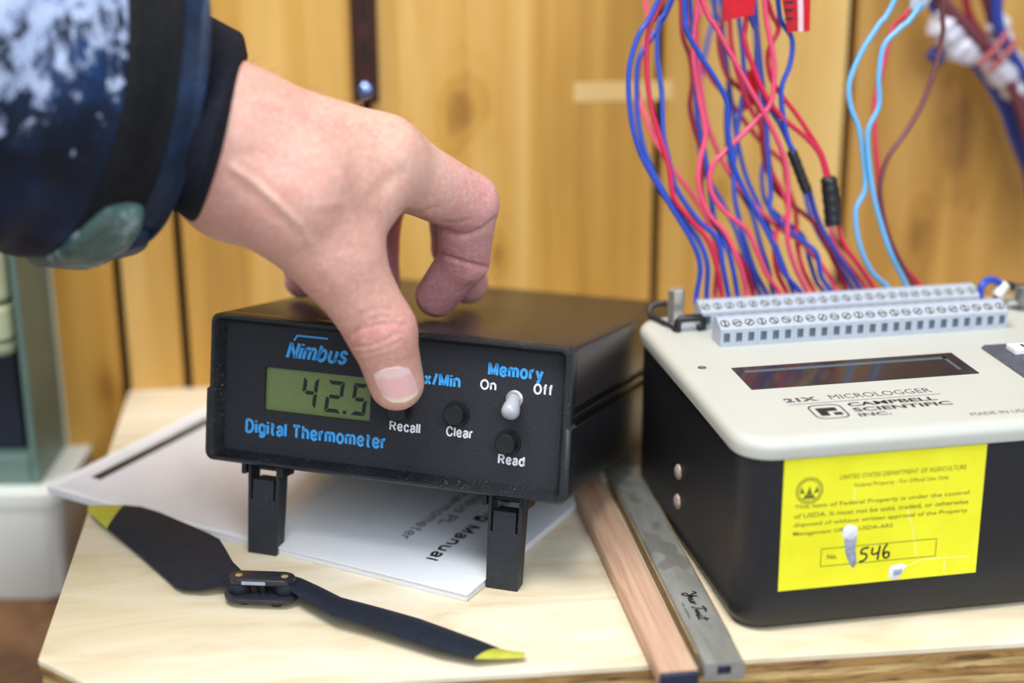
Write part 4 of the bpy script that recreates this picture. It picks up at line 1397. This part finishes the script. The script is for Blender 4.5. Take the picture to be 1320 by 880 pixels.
J = {k: at_y(*v) for k, v in dict(
    F0=(130, 118, 470), F1=(130, 122, 478),
    W0=(283, 172, 448), W1=(285, 178, 468), WT=(318, 218, 446),
    M2=(490, 206, 464), M3=(498, 212, 482), M4=(478, 222, 498), M5=(440, 240, 511),
    P2=(603, 262, 484), D2=(598, 335, 493), T2=(563, 381, 500),
    P3=(586, 258, 512), D3=(588, 318, 526), T3=(603, 365, 536),
    P4=(488, 262, 524), D4=(484, 318, 531), T4=(491, 364, 532),
    P5=(402, 288, 526), D5=(394, 328, 531), T5=(389, 361, 533),
    TM=(431, 325, 446), TI=(492, 426, 446), TT=(511, 493, 450),
    WB0=(385, 245, 444), WB1=(470, 255, 455), WB2=(430, 276, 452), H0=(300, 250, 456), H1=(380, 290, 500)).items()}
PRIMS = [  # a, b, radius at a, radius at b, blend with what is already there
    ('F0', 'W0', 12.0, 19.4, 0), ('F1', 'W1', 12.0, 19.4, 8),
    ('W0', 'M2', 19.2, 13.4, 10), ('W1', 'M3', 19.0, 12.8, 10), ('W1', 'M4', 18.0, 12.2, 10), ('W1', 'M5', 17.0, 11.0, 10),
    ('WT', 'TM', 17.0, 12.8, 10), ('WB0', 'WB1', 14.5, 9.4, 12), ('WB0', 'WB2', 14.5, 8.2, 8), ('H0', 'H1', 13.0, 10.0, 12),
    ('TM', 'TI', 12.4, 10.0, 6), ('TI', 'TT', 9.9, 8.4, 3),
    ('M2', 'P2', 12.0, 9.7, 5), ('P2', 'D2', 9.6, 8.2, 1.6), ('D2', 'T2', 8.2, 7.1, 1.2),
    ('M3', 'P3', 11.5, 9.6, 4), ('P3', 'D3', 9.4, 8.3, 2), ('D3', 'T3', 8.2, 7.2, 2),
    ('M4', 'P4', 11.0, 8.9, 4), ('P4', 'D4', 8.7, 7.9, 2), ('D4', 'T4', 7.8, 6.9, 2),
    ('M5', 'P5', 9.6, 7.9, 4), ('P5', 'D5', 7.6, 7.0, 2), ('D5', 'T5', 6.9, 6.2, 2),
]


def cap(P, a, b, ra, rb):
    pa, ba = P - a, b - a
    h = np.clip(pa @ ba / (ba @ ba), 0, 1).astype(P.dtype)
    q = pa - h[..., None] * ba
    return np.sqrt((q * q).sum(-1)) - (ra + (rb - ra) * h)


RES = 0.72
allp = np.array(list(J.values()))
lo = allp.min(0) - 24
hi = allp.max(0) + 24
dims = np.ceil((hi - lo) / RES).astype(int) + 1
D = np.full(dims, 30.0, np.float32)
ax = [lo[i] + np.arange(dims[i]) * RES for i in range(3)]
for a, b, ra, rb, k in PRIMS:
    A, B_ = J[a], J[b]
    m = max(ra, rb) + k + 6
    i0 = np.clip(((np.minimum(A, B_) - m - lo) / RES).astype(int), 0, dims)
    i1 = np.clip(((np.maximum(A, B_) + m - lo) / RES).astype(int) + 2, 0, dims)
    sl = tuple(slice(i0[i], i1[i]) for i in range(3))
    P = np.stack(np.meshgrid(*[ax[i][sl[i]].astype(np.float32) for i in range(3)], indexing='ij'), -1)
    d = cap(P, A.astype(np.float32), B_.astype(np.float32), ra, rb)
    D[sl] = smin(D[sl], d, k) if k else np.minimum(D[sl], d)


def surface_nets(D, lo, h):
    s = D < 0
    nx, ny, nz = D.shape
    cs = [(i, j, k) for i in (0, 1) for j in (0, 1) for k in (0, 1)]
    sub = lambda A, i, j, k: A[i:nx - 1 + i, j:ny - 1 + j, k:nz - 1 + k]
    cnt = sum(sub(s, *c).astype(np.int8) for c in cs)
    act = (cnt > 0) & (cnt < 8)
    idx = np.argwhere(act)
    num = np.full(act.shape, -1, np.int32)
    num[act] = np.arange(len(idx))
    val = {c: D[idx[:, 0] + c[0], idx[:, 1] + c[1], idx[:, 2] + c[2]] for c in cs}
    acc = np.zeros((len(idx), 3))
    n = np.zeros(len(idx))
    for i, a in enumerate(cs):
        for b in cs[i + 1:]:
            if sum(abs(a[q] - b[q]) for q in range(3)) != 1:
                continue
            va, vb = val[a], val[b]
            m = (va < 0) != (vb < 0)
            t = np.where(m, va / np.where(m, va - vb, 1), 0)
            p = np.array(a) + t[:, None] * (np.array(b) - np.array(a))
            acc += p * m[:, None]
            n += m
    V = lo + (idx + acc / n[:, None]) * h
    F = []
    for ax_ in range(3):
        e = [0, 0, 0]
        e[ax_] = 1
        A = s[:nx - e[0], :ny - e[1], :nz - e[2]]
        B_ = s[e[0]:, e[1]:, e[2]:]
        cr = np.argwhere(A != B_)
        u, v = [q for q in range(3) if q != ax_]
        cr = cr[(cr[:, u] > 0) & (cr[:, v] > 0) & (cr[:, u] < D.shape[u] - 1) & (cr[:, v] < D.shape[v] - 1)]

        def cell(du, dv):
            c = cr.copy()
            c[:, u] -= du
            c[:, v] -= dv
            return num[c[:, 0], c[:, 1], c[:, 2]]
        q = np.stack([cell(1, 1), cell(0, 1), cell(0, 0), cell(1, 0)], 1)
        fl_ = A[cr[:, 0], cr[:, 1], cr[:, 2]]
        if ax_ == 1:
            fl_ = ~fl_
        q[~fl_] = q[~fl_][:, ::-1]
        F.append(q)
    return V, np.vstack(F)


HV, HF = surface_nets(D, lo, RES)


def vnormals(V, F):
    n = np.cross(V[F[:, 2]] - V[F[:, 0]], V[F[:, 3]] - V[F[:, 1]])
    N = np.zeros_like(V)
    for k in range(4):
        np.add.at(N, F[:, k], n)
    return N / (np.linalg.norm(N, axis=1)[:, None] + 1e-9)


def relax(V, F, it, lam=0.5):
    for _ in range(it):
        A = np.zeros_like(V)
        c = np.zeros(len(V))
        for k in range(4):
            for q in (1, 3):
                np.add.at(A, F[:, k], V[F[:, (k + q) % 4]])
                np.add.at(c, F[:, k], 1)
        V = V + lam * (A / c[:, None] - V)
    return V


HV = relax(HV, HF, 4)
HN = vnormals(HV, HF)


def near(P, pts):
    """distance from points P to the polyline pts (any dimension)"""
    pts = np.array(pts, float)
    best = np.full(len(P), 1e9)
    for a, b in zip(pts[:-1], pts[1:]):
        ba = b - a
        h = np.clip((P - a) @ ba / (ba @ ba), 0, 1)
        best = np.minimum(best, np.linalg.norm(P - a - h[:, None] * ba, axis=1))
    return best


# creases, tendons and veins: shallow grooves (+) and ridges (-) pressed into the skin where it faces the reader
pix = project(HV)
facing = np.clip((HN * ((CAM_C - HV) / np.linalg.norm(CAM_C - HV, axis=1)[:, None])).sum(1) * 3, 0, 1)
dcam = (HV - CAM_C) @ FWD
vis = facing * (HV[:, 1] < 507)
disp = np.zeros(len(HV))
for pts, amp, wid in [
    ([(447, 436), (462, 425), (485, 419), (508, 416), (522, 421)], 0.42, 2.6), ([(452, 447), (470, 447), (494, 440), (515, 429)], 0.38, 2.4),
    ([(452, 430), (470, 416), (494, 408), (512, 409)], 0.26, 2.2), ([(458, 457), (476, 455), (500, 448), (519, 438)], 0.26, 2.2),
    ([(466, 404), (486, 398), (508, 398)], 0.20, 2.2), ([(466, 466), (486, 461), (508, 455)], 0.16, 2.0),
    ([(567, 328), (590, 336), (612, 342), (628, 345)], 0.75, 3.2), ([(566, 294), (585, 303), (604, 303), (622, 296), (640, 282)], 0.75, 3.6),
    ([(572, 286), (590, 288), (605, 283)], 0.3, 3.0), ([(520, 272), (540, 276), (560, 268)], 0.35, 3.5), ([(590, 378), (606, 366)], 0.25, 2.6),
    ([(600, 222), (612, 232), (622, 246)], -0.25, 6), ([(596, 214), (604, 240)], 0.16, 2.2), ([(606, 218), (616, 238)], 0.16, 2.2), ([(618, 232), (628, 252)], 0.14, 2.2),
    ([(300, 216), (330, 236), (365, 268), (390, 292), (400, 312)], -0.62, 4.2), ([(292, 226), (322, 250), (352, 276), (380, 300)], 0.30, 7),
    ([(398, 170), (420, 185), (438, 215), (448, 240)], -0.30, 6), ([(330, 130), (380, 140), (450, 160), (500, 172)], -0.35, 7),
    ([(480, 300), (470, 268), (492, 240), (520, 222)], 0.5, 11), ([(412, 265), (440, 262)], -0.3, 6),
    ([(300, 200), (345, 200), (400, 230)], 0.35, 12), ([(420, 345), (440, 372), (462, 396)], -0.35, 9), ([(400, 300), (440, 318), (478, 322)], 0.2, 8),
]:
    dd = near(pix, pts)
    disp -= amp * np.exp(-(dd / wid) ** 2) * vis
HV = HV + HN * disp[:, None]
# flatten the finger pads a little where they rest on the glossy case top
top_h = (HV - T_O) @ T_EZ
in_box = ((HV - T_O) @ T_EY > 8)
pen = np.clip(48.0 - top_h, 0, None) * in_box * (top_h > 30)
HV = HV + T_EZ * pen[:, None]


def skin_mat():
    t = NT('skin')
    at = t.n('ShaderNodeVertexColor', layer_name='tone')
    v = t.coord()
    n1 = t.noise(v, 130, 4, 0.6)
    n2 = t.noise(v, 620, 3, 0.6)
    n3 = t.noise(v, 2600, 2)
    c1 = t.mix(t.ramp(n1, [(0.35, (0, 0, 0)), (0.7, (0.45,) * 3)]), at.outputs[0], lin(206, 132, 120))
    c2 = t.mix(t.ramp(n2, [(0.46, (0, 0, 0)), (0.68, (0.42,) * 3)]), c1, lin(232, 194, 180))
    c2 = t.mix(t.ramp(n3, [(0.5, (0, 0, 0)), (0.7, (0.16,) * 3)]), c2, lin(196, 132, 118))
    t.set(color=c2, rough=0.46, spec=0.45, sss=0.16, sssr=(1.0, 0.35, 0.2), ssss=0.004)
    h = t.math('ADD', t.math('MULTIPLY', n2, 0.6), t.math('MULTIPLY', n3, 0.5))
    t.bump(h, 0.6, 0.0005)
    return t.m


def mesh_np(name, V, F, mat, parent=None, origin=None):
    me = bpy.data.meshes.new(name)
    o_ = np.zeros(3) if origin is None else np.array(origin)
    me.vertices.add(len(V))
    me.vertices.foreach_set('co', ((V - o_) * S).astype(np.float32).ravel())
    me.loops.add(F.size)
    me.loops.foreach_set('vertex_index', F.astype(np.int32).ravel())
    me.polygons.add(len(F))
    me.polygons.foreach_set('loop_start', np.arange(len(F), dtype=np.int32) * 4)
    me.polygons.foreach_set('use_smooth', np.ones(len(F), bool))
    me.update(calc_edges=True)
    me.validate()
    me.materials.append(mat)
    o = link(name, me, parent)
    return o


P_ORG = J['F0'].copy()
person = mesh_np('person', HV, HF, skin_mat(), None, P_ORG)
person.location = tuple(P_ORG * S)
tag(person, 'person in a worn dark blue jacket pressing the thermometer button with the thumb', 'person')
# skin tone: pale on the back of the hand, redder at knuckles, finger pads and thumb
base = np.array(lin(217, 172, 153)[:3])
red = np.array(lin(206, 128, 128)[:3])
pink = np.array(lin(206, 128, 150)[:3])
pale = np.array(lin(228, 192, 170)[:3])
T = np.tile(base, (len(HV), 1))


def tint(c, key, r, amt):
    global T
    dd = np.linalg.norm(HV - J[key], axis=1)
    wgt = (amt * np.exp(-(dd / r) ** 2))[:, None]
    T = T * (1 - wgt) + c * wgt


tint(red, 'TI', 13, 0.55)
tint(red, 'WT', 26, 0.45)
tint(pink, 'P2', 18, 0.55)
tint(pink, 'D2', 16, 0.75)
tint(pink, 'T2', 14, 0.8)
for k in ('P3', 'D3', 'T3', 'P4', 'D4', 'T4', 'P5', 'D5', 'T5'):
    tint(pink, k, 18, 0.6)
tint(red, 'TM', 16, 0.3)
tint(pale, 'M2', 16, 0.35)
wgt = (0.6 * np.exp(-(near(pix, [(300, 216), (330, 236), (365, 268), (400, 312)]) / 5) ** 2) * vis)[:, None]
T = T * (1 - wgt) + pale * wgt
wgt = (0.5 * np.exp(-(near(pix, [(450, 438), (485, 425), (520, 421)]) / 14) ** 2) * vis)[:, None]
T = T * (1 - wgt) + red * wgt
ca = person.data.color_attributes.new('tone', 'FLOAT_COLOR', 'POINT')
ca.data.foreach_set('color', np.hstack([T, np.ones((len(T), 1))]).astype(np.float32).ravel())


# thumb nail: a thin curved plate laid on the skin
def skin_at(px, py, ymax=470):
    d2 = ((pix - [px, py]) ** 2).sum(1) + 1e6 * (HV[:, 1] > ymax) + 1e6 * (facing < 0.05)
    i = np.argsort(d2)[:6]
    wg = 1 / (d2[i] + 0.5)
    wg /= wg.sum()
    return (HV[i] * wg[:, None]).sum(0), (HN[i] * wg[:, None]).sum(0)


lft = spline([(482, 482), (485, 492), (490, 503), (495, 512)], 4)
rgt = spline([(527, 475), (533, 486), (537, 497), (538, 507)], 4)
n = 12
top, bot = [], []
for a, b in zip(lft, rgt):
    for i in range(n + 1):
        t = i / n
        p = np.array(a) * (1 - t) + np.array(b) * t
        row = lft.index(a) if False else None
        s_ = len(top) // (n + 1) / (len(lft) - 1)
        bulge = (1 - (2 * t - 1) ** 2)
        p = p + np.array([0.0, -5.5 * bulge * (1 - s_) + 8.0 * bulge * s_])
        q, nn = skin_at(*p)
        edge = min(1.0, 4 * min(t, 1 - t) + 0.15)
        top.append(q + nn * (0.12 + 0.42 * edge) - P_ORG)
        bot.append(q - nn * 0.6 - P_ORG)
m = n + 1
rows = len(lft)
topA = relax(np.array(top), np.array([[r * m + i, r * m + i + 1, (r + 1) * m + i + 1, (r + 1) * m + i] for r in range(rows - 1) for i in range(n)]), 0)
g = G()
vs = [tuple(p) for p in top] + [tuple(p) for p in bot]
fs = []
for r in range(rows - 1):
    for i in range(n):
        q = (r * m + i, r * m + i + 1, (r + 1) * m + i + 1, (r + 1) * m + i)
        fs.append(q)
        fs.append(tuple(k + rows * m for k in q[::-1]))
bnd = [i for i in range(m)] + [r * m + n for r in range(1, rows)] + [(rows - 1) * m + i for i in range(n - 1, -1, -1)] + [r * m for r in range(rows - 2, 0, -1)]
for i in range(len(bnd)):
    a, b = bnd[i], bnd[(i + 1) % len(bnd)]
    fs.append((b, a, a + rows * m, b + rows * m))
g.add(vs, fs)


def nail_mat():
    t = NT('finger_nail')
    v = t.coord()
    tc = t.n('ShaderNodeVertexColor', layer_name='tone')
    t.set(color=tc.outputs[0], rough=0.3, spec=0.5, sss=0.1, ssss=0.002, coat=0.25, coatr=0.25)
    t.bump(t.noise(v, 900, 2), 0.08, 0.0002)
    return t.m


nail = emit('thumb_nail', g, nail_mat(), person, smooth=60, label='pale pink thumb nail')
nt = []
for k in range(2):
    for r in range(rows):
        s_ = r / (rows - 1)
        for i in range(m):
            t = abs(2 * i / n - 1)
            c_ = lin(236, 184, 184) if s_ > 0.28 - 0.16 * t * t else lin(240, 208, 204)
            if s_ > 0.9:
                c_ = lin(238, 218, 200)
            nt.append(c_)
ca = nail.data.color_attributes.new('tone', 'FLOAT_COLOR', 'POINT')
ca.data.foreach_set('color', np.array(nt, np.float32).ravel())


# ------------------------------------------------------------------ jacket sleeve, strap, tab and knitted cuff (clothing of the person)
def cloth(name, stops, rough, scale, bump, sheen=0.0):
    t = NT(name)
    v = t.coord()
    nz = t.noise(v, scale, 5, 0.62)
    t.set(color=t.ramp(nz, stops), rough=rough, sheen=sheen, spec=0.25)
    t.bump(t.noise(v, scale * 6, 3), bump, 0.0008)
    return t.m


def sleeve_mat():
    t = NT('worn_blue_shell')
    v = t.coord()
    big = t.noise(t.coord((24, 24, 15), (0.35, 0.1, 0.2)), 1.0, 2, 0.5)
    mid = t.noise(t.coord((1.3, 1.3, 0.8)), 130, 6, 0.75)
    fac = t.math('ADD', t.math('MULTIPLY', big, 0.5), t.math('MULTIPLY', mid, 0.5))
    sx = t.n('ShaderNodeSeparateXYZ')
    t.l(v, sx.inputs[0])
    # paint and frost wear is heavier towards the upper arm
    grad = t.math('MULTIPLY', t.math('ADD', t.math('MULTIPLY', sx.outputs[0], -1.2), t.math('MULTIPLY', sx.outputs[2], 2.2)), 1.0)
    fac = t.math('ADD', fac, grad)
    mask = t.ramp(fac, [(0.56, (0, 0, 0)), (0.595, (1, 1, 1))])
    basec = t.ramp(t.noise(v, 45, 3), [(0.35, lin(10, 13, 21)), (0.6, lin(17, 32, 58)), (0.75, lin(30, 62, 110))])
    white = t.ramp(mid, [(0.3, lin(84, 108, 156)), (0.6, lin(178, 190, 218))])
    t.set(color=t.mix(mask, basec, white), rough=0.6, spec=0.25)
    t.bump(t.noise(v, 500, 3), 0.3, 0.0008)
    return t.m


M_SLEEVE = sleeve_mat()
M_STRAP = cloth('black_strap_webbing', [(0.3, lin(14, 14, 17)), (0.7, lin(26, 26, 30))], 0.85, 300, 0.4)
M_HEM = cloth('dark_blue_hem', [(0.3, lin(14, 22, 36)), (0.6, lin(26, 44, 72)), (0.78, lin(60, 88, 130))], 0.5, 70, 0.2)
M_KNIT = cloth('navy_knit', [(0.3, lin(12, 14, 24)), (0.7, lin(24, 27, 42))], 0.9, 500, 0.5)
M_TAB = cloth('grey_green_tab', [(0.3, lin(38, 56, 54)), (0.55, lin(84, 108, 104)), (0.68, lin(170, 188, 196))], 0.4, 75, 0.3, 0.0)
AX = [(-420, 10, 430, 76), (-150, 50, 440, 63), (20, 78, 449, 55.5), (110, 97, 456, 50.5), (150, 106, 459, 49), (200, 117, 462, 44.5), (245, 126, 464, 41), (290, 136, 466, 38)]
AXP = np.array(spline([at_y(x, y, d_) for x, y, d_, _ in AX], 12))
AXR = np.array([p[0] for p in spline([(r, 0, 0) for *_, r in AX], 12)])
AXX = project(AXP)[:, 0]


def sleeve_pt(px, th_, off=0.0, fold=1.0):
    """point on the sleeve: px = where the axis is along the arm, th_ = angle (0 faces the camera, -90 down)"""
    i = np.interp(px, AXX, np.arange(len(AXX)))
    f = lambda A: np.array([np.interp(i, np.arange(len(A)), A[:, k]) for k in range(A.shape[1])])
    c = f(AXP)
    t = f(np.gradient(AXP, axis=0))
    t /= np.linalg.norm(t)
    t[1] += 0.30                                        # the cuff rings open a little away from the reader
    t /= np.linalg.norm(t)
    r = float(np.interp(i, np.arange(len(AXR)), AXR)) + off
    u = np.array([0, -1.0, 0])
    u = u - t * (u @ t)
    u /= np.linalg.norm(u)
    v = np.cross(u, t)
    if v[2] < 0:
        v = -v
    a = math.radians(th_)
    wob = fold * (1.1 * math.sin(px * 0.035 + 2.1 * a) + 0.8 * math.sin(px * 0.075 - 3 * a + 1) + 0.5 * math.sin(5 * a + px * 0.02))
    r += wob
    return c + (u * math.cos(a) * 0.9 + v * math.sin(a)) * r


def sleeve_band(name, rows, mat, nth=72, fold=1.0, label=None, inner=None):
    L = [[sleeve_pt(px, 360 * k / nth, off, fold) - P_ORG for k in range(nth)] for px, off in rows]
    return emit(name, G().loops(L, True, True), mat, person, smooth=60, label=label)


sleeve_band('jacket_sleeve', [(x, 0) for x in np.linspace(-400, 100, 60)] + [(102, -2), (100, -6)], M_SLEEVE, label='dark blue sleeve with whitish worn patches')
sleeve_band('cuff_strap', [(66, -3), (67, 0.6), (70, 1.6)] + [(x, 1.9) for x in np.linspace(74, 144, 10)] + [(148, 1.6), (151, 0.4), (152, -3)], M_STRAP, fold=0.6, label='black strap around the cuff')
sleeve_band('cuff_hem', [(142, -2)] + [(x, 0.4) for x in np.linspace(147, 186, 6)] + [(190, 1.4), (194, 2.0), (198, 1.6), (200, 0), (199, -3), (190, -6)], M_HEM, fold=0.5, label='dark blue hem with rolled edge')
# tab: rounded slab wrapped on the underside
rim = rrect(66, 160, -88, -26, 22, 8)
rowsT = []
for sc_, off in ((1.0, -0.5), (1.0, 2.2), (0.97, 3.6), (0.88, 4.4), (0.5, 4.8), (0.02, 4.9)):
    rowsT.append([sleeve_pt(113 + (x - 113) * sc_, -57 + (y + 57) * sc_, off, 0.6) - P_ORG for x, y in rim])
emit('cuff_tab', G().loops(rowsT), M_TAB, person, smooth=60, label='grey-green rubbery tab with frosty wear')
rim = rrect(136, 196, -104, -46, 18, 8)
rowsT = []
for sc_, off in ((1.0, -0.5), (1.0, 2.6), (0.95, 3.8), (0.8, 4.4), (0.02, 4.8)):
    rowsT.append([sleeve_pt(166 + (x - 166) * sc_, -75 + (y + 75) * sc_, off, 0.6) - P_ORG for x, y in rim])
emit('strap_end', G().loops(rowsT), M_HEM, person, smooth=60)
# knitted inner cuff
kc = [at_y(200, 118, 462), at_y(242, 142, 460), at_y(278, 162, 459), at_y(294, 170, 459)]
KP = np.array(spline(kc, 5))
KT = np.gradient(KP, axis=0)
L = []
prof = [27.5] * (len(KP) - 5) + [27, 26.0, 24.8, 23.6, 22.4]
for i, c in enumerate(KP):
    t = np.array([0.93, 0.12, -0.30])
    t /= np.linalg.norm(t)
    u = np.array([0, -1.0, 0]); u -= t * (u @ t); u /= np.linalg.norm(u)
    v = np.cross(u, t)
    L.append([c + (u * math.cos(a) * (1.12 + 0.30 * min(1, max(0, (i - 3) / 7.0))) + v * math.sin(a)) * prof[i] - P_ORG for a in np.linspace(0, 2 * math.pi, 64, endpoint=False)])
L.append([(p - KP[-1] + P_ORG) * 0.93 + KP[-1] - P_ORG for p in np.array(L[-1])])
L.append([(p - KP[-3] + P_ORG) * 0.86 + KP[-3] - P_ORG for p in np.array(L[-4])])
emit('knit_cuff', G().loops(L, True, True), M_KNIT, person, smooth=60, label='dark navy inner cuff at the wrist')

# sparse fine hairs along the wrist and the back of the hand
g = G()
cand = np.where((pix[:, 0] > 318) & (pix[:, 0] < 560) & (pix[:, 1] < 210) & (HN[:, 2] > 0.35))[0]
for i in RNG.choice(cand, 150, replace=False):
    q, nn = HV[i] - P_ORG, HN[i]
    d = nn * 0.75 + np.array([0.55, 0.1, 0.1]) + RNG.normal(0, 0.22, 3)
    d /= np.linalg.norm(d)
    ln_ = RNG.uniform(2.0, 5.0)
    g.tube([q - nn * 0.1, q + d * ln_ * 0.5, q + d * ln_ + np.array([ln_ * 0.25, 0, -ln_ * 0.12])], [0.05, 0.045, 0.02], 3)
hair = emit('arm_hair', g, plain('fair_hair', lin(176, 124, 80), 0.5), person, smooth=0, label='sparse fair hairs on the wrist')
hair['kind'] = 'stuff'
